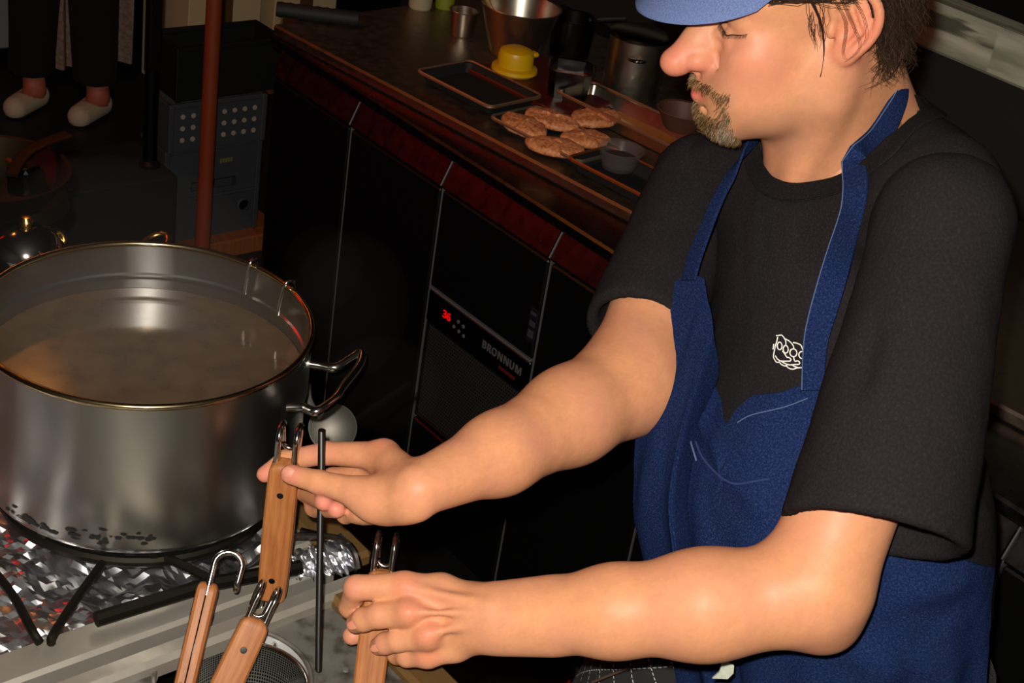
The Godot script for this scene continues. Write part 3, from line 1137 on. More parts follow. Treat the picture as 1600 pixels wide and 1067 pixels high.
	for s in [-1.0, 1.0]:
		var x: float = 0.075 * s
		list.append(cap(Vector3(x, 0.07, 0.01 + 0.06 * s), Vector3(x, 0.26, -0.02 + 0.06 * s), 0.034, 0.040, 0.02))
		list.append(cap(Vector3(x, 0.05, 0.02 + 0.06 * s), Vector3(x - 0.075, 0.035, 0.06 + 0.06 * s), 0.030, 0.026, 0.02))
		list.append(cap(Vector3(x, 0.26, -0.02 + 0.06 * s), Vector3(x, 0.85, 0), 0.045, 0.075, 0.02))
		list.append(cap(Vector3(0.19 * s, 1.36, 0), Vector3(0.23 * s, 1.08, 0.02), 0.045, 0.038, 0.03))
		list.append(cap(Vector3(0.23 * s, 1.08, 0.02), Vector3(0.20 * s, 0.86, 0.10), 0.036, 0.028, 0.02))
		list.append(ell(Vector3(0.20 * s, 0.80, 0.12), Vector3(0.02, 0.045, 0.035), Basis(), 0.02))
	list.append(cap(Vector3(0, 0.90, 0), Vector3(0, 1.32, 0), 0.125, 0.14, 0.06))
	list.append(cap(Vector3(-0.16, 1.38, 0), Vector3(0.16, 1.38, 0), 0.06, 0.06, 0.06))
	list.append(cap(Vector3(0, 1.40, 0), Vector3(0, 1.52, 0.01), 0.05, 0.05, 0.03))
	list.append(ell(Vector3(0, 1.62, 0.015), Vector3(0.075, 0.115, 0.095), Basis(), 0.02))
	list.append(cap(Vector3(0, 1.62, 0.10), Vector3(0, 1.595, 0.125), 0.012, 0.014, 0.01))
	net_begin()
	net_add(list, 0.013, Vector3(-0.35, -0.02, -0.25), Vector3(0.35, 1.80, 0.30), 0)
	put("body", net_mesh(), pm("far_skin", Color(0.66, 0.36, 0.27), 0.6), who)
	list = []
	for s in [-1.0, 1.0]:
		var x: float = 0.075 * s
		list.append(cap(Vector3(x, 0.11, -0.01 + 0.06 * s), Vector3(x, 0.88, 0), 0.066, 0.090, 0.03))
		list.append(half(Vector3(0, 0.108, 0), Vector3(0, -1, 0.0)))
	list.append(cap(Vector3(0, 0.92, 0), Vector3(0, 0.98, 0), 0.14, 0.14, 0.05))
	net_begin()
	net_add(list, 0.012, Vector3(-0.35, 0.05, -0.3), Vector3(0.35, 1.15, 0.3), 0)
	put("trousers", net_mesh(), pm("black_cloth", Color(0.012, 0.012, 0.013), 0.95), who)
	list = []
	list.append(cap(Vector3(0, 0.98, 0), Vector3(0, 1.32, 0), 0.15, 0.155, 0.06))
	list.append(cap(Vector3(-0.17, 1.38, 0), Vector3(0.17, 1.38, 0), 0.07, 0.07, 0.06))
	for s in [-1.0, 1.0]:
		list.append(cap(Vector3(0.19 * s, 1.36, 0), Vector3(0.23 * s, 1.08, 0.02), 0.06, 0.052, 0.03))
	net_begin()
	net_add(list, 0.014, Vector3(-0.35, 0.75, -0.3), Vector3(0.35, 1.5, 0.3), 0)
	put("shirt", net_mesh(), pm("black_cloth", Color.BLACK), who)
	g = Geo.new()
	g.lathe([Vector2(0.083, 0.0), Vector2(0.088, 0.05), Vector2(0.06, 0.10), Vector2(0.0, 0.122)], 24, Transform3D(Basis(), Vector3(0, 1.635, 0.0)))
	put("hair", g.mesh(), pm("dark_hair", Color(0.02, 0.015, 0.012), 0.7), who)
	for s in [-1.0, 1.0]:
		list = []
		var x: float = 0.075 * s
		var z: float = 0.06 * s
		list.append(cap(Vector3(x + 0.01, 0.035, 0.0 + z), Vector3(x - 0.085, 0.030, 0.065 + z), 0.040, 0.036, 0.02))
		list.append(half(Vector3(0, 0.004, 0), Vector3(0, -1, 0)))
		list.append(cap(Vector3(x, 0.08, 0.01 + z), Vector3(x - 0.03, 0.085, 0.03 + z), 0.034, 0.032, 0.01, 1))
		net_begin()
		net_add(list, 0.007, Vector3(-0.35, -0.02, -0.3), Vector3(0.35, 0.2, 0.3), 0)
		put("shoe", net_mesh(), pm("pale_canvas", Color(0.72, 0.66, 0.56), 0.8), who)


# ---------------------------------------------------------------- the stove, the noodle boiler and what is cooking
const POT_AT := Vector3(0.634, 0.905, -1.190)
const TO_CAM := Vector3(-0.69, 0, 0.72)


func make_stove() -> void:
	var st := steel("stove_steel", Color(0.62, 0.60, 0.56), 0.48, 0.08)
	st.metallic = 0.55
	var warm := steel("brown_rail", Color(0.50, 0.38, 0.22), 0.42, 0.06)
	var dark := steel("sooty_steel", Color(0.15, 0.135, 0.115), 0.55)
	var t := thing("stove", Vector3(0.2, 0, -1.9), "low steel stove with a foil-lined tray under the big pot", "stove")
	var b := t.position
	var g := Geo.new()
	g.box(Vector3(1.22, 0.84, 1.78), Vector3(0.13, 0.42, -1.89) - b, 0.004)
	put("body", g.mesh(30.0), dark, t)
	# raised edges of the tray
	g = Geo.new()
	g.box(Vector3(1.22, 0.040, 0.042), Vector3(0.13, 0.860, -0.992) - b, 0.004)
	put("tray_edge", g.mesh(30.0), st, t)
	g = Geo.new()
	g.box(Vector3(0.030, 0.040, 1.74), Vector3(0.725, 0.860, -1.885) - b, 0.004)
	put("tray_edge", g.mesh(30.0), st, t)
	g = Geo.new()
	g.box(Vector3(0.045, 0.020, 1.80), Vector3(0.765, 0.868, -1.875) - b, 0.005)
	put("front_rail", g.mesh(30.0), warm, t)
	# grate: outer bar and fingers under the pot
	g = Geo.new()
	g.tube([Vector3(0.4897, 0.8930, -0.9981), Vector3(0.6064, 0.8930, -0.9928), Vector3(0.6958, 0.8930, -0.9731)], 0.0075, 8)
	put("grate_bar", g.mesh(), dark, t, -b)
	for q: Array in [[Vector3(0.5285, 0.8970, -1.0652), Vector3(0.4855, 0.8970, -1.0292), Vector3(0.4491, 0.8930, -0.9987), Vector3(0.4463, 0.8840, -0.9981)], [Vector3(0.4356, 0.8970, -1.1156), Vector3(0.4374, 0.8970, -1.0611), Vector3(0.4343, 0.8930, -1.0120), Vector3(0.4376, 0.8840, -1.0031)], [Vector3(0.6072, 0.8970, -0.9945), Vector3(0.5976, 0.8980, -1.0150), Vector3(0.5849, 0.8990, -1.0430)], [Vector3(0.7238, 0.8970, -1.0183), Vector3(0.7340, 0.8980, -1.0041), Vector3(0.7463, 0.8970, -0.9930)], [Vector3(0.9947, 0.8970, -1.2039), Vector3(0.7527, 0.8980, -1.1162)]]:
		g = Geo.new()
		g.tube(curve(q, 5), 0.0043, 8)
		put("grate_finger", g.mesh(), dark, t, -b)
	for i in 8:   # trivet arms that carry the pot
		var a := TAU * (i + 0.5) / 8.0
		g = Geo.new()
		g.box(Vector3(0.10, 0.012, 0.010), POT_AT + Vector3(cos(a) * 0.10, -0.0065, sin(a) * 0.10) - b, 0.002, Basis(Vector3.UP, -a))
		put("trivet_arm", g.mesh(30.0), dark, t)
	g = Geo.new()
	g.tube(arc(POT_AT + Vector3(0, -0.018, 0) - b, Vector3(0.145, 0, 0), Vector3(0, 0, 0.145), 0, TAU * 0.975, 40), 0.006, 8, true)
	put("trivet_ring", g.mesh(), dark, t)
	# aluminium foil in the tray
	var foil := steel("foil", Color(0.90, 0.90, 0.92), 0.30)
	var nz := FastNoiseLite.new()
	nz.seed = 9; nz.frequency = 14.0; nz.fractal_octaves = 3
	var fine := FastNoiseLite.new()
	fine.seed = 10; fine.noise_type = FastNoiseLite.TYPE_CELLULAR; fine.frequency = 29.0
	fine.cellular_return_type = FastNoiseLite.RETURN_DISTANCE2_SUB
	var rows := []
	var W := 150
	var H := 96
	for i in H + 1:
		var ring := PackedVector3Array()
		for j in W + 1:
			var x := lerpf(0.05, 0.708, float(j) / W)
			var z := lerpf(-1.55, -1.012, float(i) / H)
			var d := Vector2(x - POT_AT.x, z - POT_AT.z).length()
			var y := 0.866 + 0.013 * nz.get_noise_2d(x, z) + 0.012 * fine.get_noise_2d(x + 0.05 * nz.get_noise_2d(z * 2.0, x), z)
			if d < 0.17:
				y = minf(y, 0.876)
			y += 0.012 * smoothstep(0.93, 1.0, float(i) / H) + 0.014 * smoothstep(0.93, 1.0, float(j) / W)
			ring.append(Vector3(x + 0.004 * nz.get_noise_2d(x + 5.0, z), y, z) - b)
		rows.append(ring)
	g = Geo.new()
	g.rows(rows)
	put("foil_lining", g.mesh(18.0), foil, t)
	# foil folded over the front corner, and the wire handle of the drip tray
	rows = []
	for i in 13:
		var ring := PackedVector3Array()
		for j in 36:
			var f := j / 35.0
			var c := Vector3(0.6922, 0.8840, -0.9661).lerp(Vector3(0.7580, 0.8840, -0.9614), f) + Vector3(0, 0, -0.018)
			var a := lerpf(-0.4, 2.6, i / 12.0)
			var r := (0.013 + 0.005 * f) * (1.0 + 0.55 * nz.get_noise_3d(f * 1.3, a * 0.10, 3.0) + 0.3 * fine.get_noise_2d(f * 0.5, a * 0.06))
			ring.append(c + (Vector3(0.15, 0, -0.98) * -cos(a) * 1.5 + Vector3.UP * sin(a)) * r - b)
		rows.append(ring)
	g = Geo.new()
	rows.reverse()
	g.rows(rows)
	put("foil_fold", g.mesh(32.0), foil, t)
	g = Geo.new()
	g.tube(curve([Vector3(0.6999, 0.9000, -1.0170), Vector3(0.7303, 0.9050, -0.9934), Vector3(0.7439, 0.9080, -0.9734), Vector3(0.7467, 0.9050, -0.9562), Vector3(0.7460, 0.8920, -0.9449)], 5), 0.0040, 8)
	put("wire_handle", g.mesh(), steel("bright_wire", Color(0.8, 0.79, 0.77), 0.15), t, -b)

	# the boiler
	var bt := thing("noodle_boiler", Vector3(0.2, 0, -0.6), "steel noodle boiler in the foreground with round strainer holes", "boiler")
	b = bt.position
	var plate := steel("boiler_steel", Color(0.52, 0.51, 0.48), 0.50, 0.10)
	plate.albedo_texture = noise_tex(14, 0.02, [Color(0.45, 0.42, 0.36), Color(0.9, 0.9, 0.9), Color(1, 1, 1)], 512, 5)
	plate.metallic = 0.45
	warm.metallic = 0.5
	g = Geo.new()
	for q: Array in [[Vector3(1.20, 0.70, 0.02), Vector3(0.13, 0.35, -0.945)], [Vector3(1.20, 0.86, 0.02), Vector3(0.13, 0.43, -0.22)], [Vector3(0.02, 0.86, 0.70), Vector3(0.735, 0.43, -0.58)], [Vector3(0.02, 0.86, 0.70), Vector3(-0.46, 0.43, -0.58)], [Vector3(1.20, 0.02, 0.72), Vector3(0.13, 0.62, -0.58)]]:
		g.box(q[0], q[1] - b, 0.003)
	put("tank", g.mesh(30.0), plate, bt)
	var deck := CSGBox3D.new()
	deck.name = "deck"
	deck.size = Vector3(1.22, 0.012, 0.72)
	deck.position = Vector3(0.135, 0.862, -0.585) - b
	deck.material = plate
	bt.add_child(deck)
	var hole := CSGCylinder3D.new()
	hole.name = "strainer_hole"
	hole.operation = CSGShape3D.OPERATION_SUBTRACTION
	hole.radius = 0.070
	hole.height = 0.1
	hole.sides = 48
	hole.position = Vector3(0.572, 0.862, -0.888) - deck.position - b
	deck.add_child(hole)
	var well := CSGBox3D.new()
	well.name = "well"
	well.operation = CSGShape3D.OPERATION_SUBTRACTION
	well.size = Vector3(0.40, 0.1, 0.40)
	well.position = Vector3(0.50, 0.862, -0.56) - deck.position - b
	deck.add_child(well)
	g = Geo.new()
	g.box(Vector3(1.22, 0.024, 0.024), Vector3(0.135, 0.870, -0.943) - b, 0.005)
	put("back_flange", g.mesh(30.0), steel("stove_steel", Color.WHITE, 0.3), bt)
	g = Geo.new()
	g.box(Vector3(0.040, 0.016, 0.72), Vector3(0.727, 0.872, -0.588) - b, 0.005)
	put("front_rail", g.mesh(30.0), warm, bt)
	g = Geo.new()
	g.tube(arc(Vector3(0.572, 0.8695, -0.888) - b, Vector3(0.0715, 0, 0), Vector3(0, 0, 0.0715), 0, TAU * 0.98, 48), 0.0025, 8, true)
	put("hole_rim", g.mesh(), plate, bt)
	var water := pm("boiling_water", Color(0.50, 0.50, 0.46, 0.25), 0.05)
	water.transparency = BaseMaterial3D.TRANSPARENCY_ALPHA
	g = Geo.new()
	g.box(Vector3(1.16, 0.002, 0.68), Vector3(0.13, 0.80, -0.58) - b, 0.0005)
	put("water", g.mesh(), water, bt)
	for q: Vector3 in [Vector3(0.6914, 0.8690, -0.8798), Vector3(0.6686, 0.8690, -0.8477), Vector3(0.7099, 0.8690, -0.9134)]:
		g = Geo.new()
		g.lathe([Vector2(0.0035, 0.0), Vector2(0.003, 0.0018), Vector2(0.0, 0.0024)], 12)
		put("rivet", g.mesh(), plate, bt, q - b)


func make_big_pot() -> void:
	var st := steel("big_pot_steel", Color(0.63, 0.62, 0.60), 0.31)
	var rim_m := steel("rim_steel", Color(0.74, 0.66, 0.50), 0.20)
	var wire := steel("bright_wire", Color(0.8, 0.79, 0.77), 0.15)
	var t := thing("stockpot", POT_AT, "large steel stockpot full of brown broth on the stove in the foreground", "pot")
	var g := Geo.new()
	var h := 0.175
	g.lathe([Vector2(0.0, 0.0), Vector2(0.150, 0.0), Vector2(0.160, 0.004), Vector2(0.164, 0.012), Vector2(0.164, 0.09), Vector2(0.164, h - 0.003), Vector2(0.166, h), Vector2(0.162, h), Vector2(0.1615, h - 0.034), Vector2(0.1595, h - 0.036), Vector2(0.1595, h - 0.040), Vector2(0.1610, h - 0.043), Vector2(0.161, 0.01), Vector2(0.155, 0.004), Vector2(0.0, 0.004)], 128)
	put("wall", g.mesh(35.0), st, t)
	g = Geo.new()
	g.tube(arc(Vector3(0, h, 0), Vector3(0.1645, 0, 0), Vector3(0, 0, 0.1645), 0, TAU * 127.0 / 128.0, 127), 0.0034, 10, true)
	put("rim", g.mesh(60.0), rim_m, t)
	# handles: a bent rod on a riveted plate
	var rod := [Vector3(0.7622, 1.0480, -1.0926), Vector3(0.7731, 1.0480, -1.0819), Vector3(0.7834, 1.0500, -1.0693), Vector3(0.8023, 1.0540, -1.0713), Vector3(0.8163, 1.0580, -1.0715), Vector3(0.8014, 1.0560, -1.0527), Vector3(0.7655, 1.0520, -1.0295), Vector3(0.7506, 1.0500, -1.0192), Vector3(0.7252, 1.0460, -1.0127), Vector3(0.7189, 1.0440, -1.0269), Vector3(0.7067, 1.0420, -1.0376)]
	for s in 2:
		var turn := Transform3D(Basis(Vector3.UP, PI * s), Vector3.ZERO)
		var pts := []
		for q: Vector3 in curve(rod, 4):
			pts.append(turn * (q - POT_AT))
		g = Geo.new()
		g.tube(pts, 0.0050, 10)
		var hd := put("handle", g.mesh(60.0), wire, t)
		var a := atan2(0.5 * (rod[0].z + rod[10].z) - POT_AT.z, 0.5 * (rod[0].x + rod[10].x) - POT_AT.x)
		g = Geo.new()
		var pl := []
		for i in 2:
			var ring := PackedVector3Array()
			for j in 15:
				var w := a - 0.20 + 0.40 * j / 14.0
				ring.append(turn * Vector3(cos(w) * 0.1665, 0.112 + 0.05 * i, sin(w) * 0.1665))
			pl.append(ring)
		g.rows(pl)
		put("handle_plate", g.mesh(60.0), st, hd)
	# broth
	var soup := pm("broth", Color.WHITE, 0.10)
	soup.albedo_texture = noise_tex(31, 0.012, [Color(0.24, 0.165, 0.085), Color(0.29, 0.21, 0.115), Color(0.33, 0.25, 0.145)], 512, 4)
	soup.normal_enabled = true
	soup.normal_texture = noise_tex(32, 0.01, [], 512, 2, 2.0)
	soup.normal_scale = 0.10
	tri_scale(soup, 4.0)
	g = Geo.new()
	g.lathe([Vector2(0.1605, 0.122), Vector2(0.08, 0.1222), Vector2(0.0, 0.1222)], 96)
	put("broth", g.mesh(60.0), soup, t)
	# burnt flecks round the foot
	var rng := RandomNumberGenerator.new()
	rng.seed = 6
	g = Geo.new()
	var face := atan2(0.72, -0.69)
	for i in 46:
		var a := face + rng.randf_range(-0.35, 0.62)
		var y := 0.016 + 0.012 * rng.randf() * rng.randf() + (0.010 if a < face + 0.2 else 0.0) * rng.randf()
		var pts := PackedVector3Array()
		var rx := rng.randf_range(0.0015, 0.007); var ry := rng.randf_range(0.001, 0.0028)
		for j in 9:
			var w := TAU * j / 9.0
			var k := rng.randf_range(0.6, 1.15)
			var aa := a + cos(w) * rx * k / 0.164
			pts.append(Vector3(cos(aa) * 0.1647, y + sin(w) * ry * k, sin(aa) * 0.1647))
		pts.reverse()
		g.fan(pts)
	put("burnt_flecks", g.mesh(60.0), pm("burnt", Color(0.02, 0.016, 0.012), 0.7), t).set_meta("kind", "stuff")
	# two wire hooks hung over the rim
	var k := 0
	for q: Array in [[Vector3(0.7771, 1.0830, -1.2410), Vector3(0.7792, 1.0600, -1.2501)], [Vector3(0.7958, 1.0840, -1.1867), Vector3(0.7999, 1.0620, -1.2007)]]:
		var rim_p: Vector3 = q[0]
		var out := (rim_p - Vector3(POT_AT.x, rim_p.y, POT_AT.z)).normalized()
		var ring := Vector3(POT_AT.x, 1.08, POT_AT.z) + out * 0.1645
		var line := curve([ring - out * 0.012 + Vector3(0, -0.030, 0), ring - out * 0.0085 + Vector3(0, -0.006, 0), ring - out * 0.004 + Vector3(0, 0.0075, 0), ring + out * 0.005 + Vector3(0, 0.0065, 0), ring + out * 0.0085 + Vector3(0, -0.010, 0)], 5)
		g = Geo.new()
		g.tube(line, 0.0021, 8)
		tag(put("rim_hook", g.mesh(60.0), wire, null), ["bent wire hook over the far rim of the large pot", "bent wire hook over the right rim of the large pot, near its handle"][k], "hook", "wire hooks on the pot rim")
		k += 1


func make_strainer(label: String, bottom: Vector3, top: Vector3, facing: Vector3, c := Vector3(0, -0.020, 0.106)) -> Node3D:
	var y := (top - bottom).normalized()
	var z := (facing - y * facing.dot(y)).normalized()
	var t := thing("noodle_strainer", bottom, label, "strainer", "wooden-handled noodle strainers")
	t.basis = Basis(y.cross(z), y, z)
	var L := (top - bottom).length()
	var wd := wood("handle_wood", Color(0.50, 0.27, 0.125), Color(0.76, 0.50, 0.28), 11.0)
	var wire := steel("bright_wire", Color(0.8, 0.79, 0.77), 0.15)
	var halves := Geo.new()
	for s in [-1.0, 1.0]:
		halves = Geo.new()
		var rows := []
		var stops := [0.0, 0.0008, 0.002, 0.004, 0.007, 0.03, L * 0.5, L - 0.03, L - 0.009, L - 0.006, L - 0.0035, L - 0.0016, L - 0.0005, L]
		for yy: float in stops:
			var f := yy / L
			var w := 0.0145 * (1.0 - 0.10 * pow(absf(f * 2.0 - 1.0), 2.0)) 
			var e := minf(yy, L - yy)
			var cr := 0.009 if f > 0.5 else 0.004
			if e < cr:
				w -= cr * (1.0 - sqrt(maxf(0.0, 1.0 - pow(1.0 - e / cr, 2.0))))
			var ring := PackedVector3Array()
			for q: Vector2 in [Vector2(-1, 0.03), Vector2(-1, 0.62), Vector2(-0.86, 0.88), Vector2(-0.5, 1.0), Vector2(0.5, 1.0), Vector2(0.86, 0.88), Vector2(1, 0.62), Vector2(1, 0.03)]:
				ring.append(Vector3(q.x * w, yy, s * (0.0004 + q.y * (0.0098 - 0.5 * maxf(0.0, 0.0145 * (1.0 - 0.10 * pow(absf(f * 2.0 - 1.0), 2.0)) - w)))))
			if s < 0.0:
				ring.reverse()
			rows.append(ring)
		halves.rows(rows, true)
		halves.fan(rows[0], false)
		halves.fan(rows[-1], true)
		put("handle_half", halves.mesh(35.0), wd, t)
	for f in [0.17, 0.80]:
		var g := Geo.new()
		for s in [-1.0, 1.0]:
			g.lathe([Vector2(0.0036, 0.0096), Vector2(0.0030, 0.0106), Vector2(0.0, 0.0108)], 14, Transform3D(Basis(Vector3.RIGHT, PI / 2 * s), Vector3(0, L * f, 0)))
		put("rivet", g.mesh(35.0), steel("dark_rivet", Color(0.22, 0.22, 0.23), 0.4), t)
	# hook of two wires at the end
	for s in [-1.0, 1.0]:
		var g := Geo.new()
		var x: float = 0.0082 * s
		var pts := [Vector3(x, L - 0.012, 0), Vector3(x, L + 0.014, -0.001)]
		pts.append_array(arc(Vector3(x, L + 0.018, -0.0135), Vector3(0, 0, 0.0130), Vector3(0, 0.0130, 0), 0.0, PI * 1.05, 10))
		pts.append(Vector3(x * 0.9, L + 0.006, -0.0255))
		if s > 0.0:
			pts.append_array(arc(Vector3(0, L + 0.004, -0.0255), Vector3(x * 0.9, 0, 0), Vector3(0, -0.006, 0), 0.0, PI, 8))
		g.tube(pts, 0.0029, 8)
		put("hook_wire", g.mesh(60.0), wire, t)
	# wires down to the basket
	var r := 0.058
	for s in [-1.0, 1.0]:
		var g := Geo.new()
		g.tube(curve([Vector3(0.0082 * s, 0.012, 0), Vector3(0.0085 * s, -0.010, 0.002), c * 0.2 + Vector3(0.010 * s, -0.018, 0), c * 0.48 + Vector3(0.016 * s, -0.0104, 0.016 * s if c.x > 0.01 else 0.0)], 5), 0.0021, 8)
		put("neck_wire", g.mesh(60.0), wire, t)
	var g2 := Geo.new()
	g2.tube(arc(c, Vector3(r, 0, 0), Vector3(0, 0, r), 0, TAU * 0.98, 48), 0.0024, 8, true)
	put("basket_rim", g2.mesh(60.0), wire, t)
	var mesh_m := pm("wire_mesh", Color(0.66, 0.66, 0.64), 0.35, 0.9)
	if mesh_m.albedo_texture == null:
		var im := Image.create(64, 64, false, Image.FORMAT_RGBA8)
		for yy in 64:
			for xx in 64:
				im.set_pixel(xx, yy, Color(1, 1, 1, 1) if xx % 16 < 6 or yy % 16 < 6 else Color(1, 1, 1, 0))
		mesh_m.albedo_texture = ImageTexture.create_from_image(im)
		mesh_m.transparency = BaseMaterial3D.TRANSPARENCY_ALPHA_SCISSOR
		mesh_m.alpha_scissor_threshold = 0.5
		mesh_m.cull_mode = BaseMaterial3D.CULL_DISABLED
		mesh_m.uv1_scale = Vector3(36, 14, 1)
	g2 = Geo.new()
	g2.lathe([Vector2(0.004, -0.115), Vector2(0.030, -0.112), Vector2(0.046, -0.098), Vector2(0.052, -0.075), Vector2(0.056, -0.03), Vector2(r, 0.0)], 48, Transform3D(Basis(), c))
	put("basket_mesh", g2.mesh(60.0), mesh_m, t)
	return t


func make_strainers() -> void:
	var bottom := Vector3(0.6530, 0.8849, -0.9562)
	make_strainer("noodle strainer held upright between thumb and forefinger of his right hand", bottom, bottom + Vector3(0.001, 0.160, 0.001), TO_CAM)
	var top := Vector3(0.7009, 0.9734, -0.8518)
	make_strainer("noodle strainer gripped in his left fist", top + (Vector3(0.6718, 0.8783, -0.8144) - top).normalized() * 0.150, top, TO_CAM + Vector3(0.0, 0.3, 0.0))
	top = Vector3(0.6058, 0.9134, -0.9078)
	make_strainer("noodle strainer leaning in front of the round mesh basket, rivet in view", top + (Vector3(0.5688, 0.8628, -0.8931) - top).normalized() * 0.150, top, TO_CAM + Vector3(0.1, 0.35, 0.1))
	top = Vector3(0.5841, 0.9271, -0.9597)
	make_strainer("noodle strainer turned edge-on, leftmost, hook bent to the right", top + (Vector3(0.5394, 0.8573, -0.9170) - top).normalized() * 0.150, top, Vector3(-0.75, 0.1, -0.62), Vector3(0.106, -0.020, 0))
	var g := Geo.new()
	var a := Vector3(0.6827, 1.0788, -0.9426)
	var b := Vector3(0.6298, 0.8946, -0.8386)
	var rows := []
	for i in 9:
		var f := i / 8.0
		var p := a.lerp(b, f)
		var r := lerpf(0.0036, 0.0030, f)
		var ring := PackedVector3Array()
		for j in 8:
			var w := -(TAU * j / 8.0 + 0.39)
			var m := 1.0 if j % 2 else 0.97
			ring.append(p + Vector3(cos(w), 0, sin(w)) * r * m)
		rows.append(ring)
	g.rows(rows, true)
	g.fan(rows[0], true)
	g.fan(rows[8], false)
	tag(put("chopstick", g.mesh(50.0), pm("dark_lacquer", Color(0.045, 0.032, 0.03), 0.4), null), "long dark cooking chopstick hanging from his right hand", "chopstick")
	# ladle hung on the stove edge behind the hand
	var ld := thing("ladle", Vector3(0.8310, 0.9276, -1.1276), "small dull steel ladle hanging behind the man's right hand", "ladle")
	g = Geo.new()
	var face := Basis(Vector3(0.60, -0.48, -0.63).cross(Vector3.UP).normalized(), Vector3(-0.60, 0.48, 0.63).normalized(), Vector3.UP)
	face.z = face.x.cross(face.y)
	g.lathe([Vector2(0.0, -0.012), Vector2(0.018, -0.009), Vector2(0.026, 0.0), Vector2(0.027, 0.001), Vector2(0.025, 0.0), Vector2(0.017, -0.007), Vector2(0.0, -0.010)], 32, Transform3D(face.orthonormalized(), Vector3.ZERO))
	put("bowl", g.mesh(40.0), steel("dull_spoon", Color(0.5, 0.49, 0.46), 0.6), ld)
	g = Geo.new()
	g.tube(curve([Vector3(0.8225, 0.9353, -1.1416), Vector3(0.8214, 0.9388, -1.1534), Vector3(0.8222, 0.9463, -1.1663), Vector3(0.8269, 0.9569, -1.1779)], 4), 0.004, 8)
	put("handle", g.mesh(), steel("dull_spoon", Color.WHITE, 0.3), ld, -ld.position)


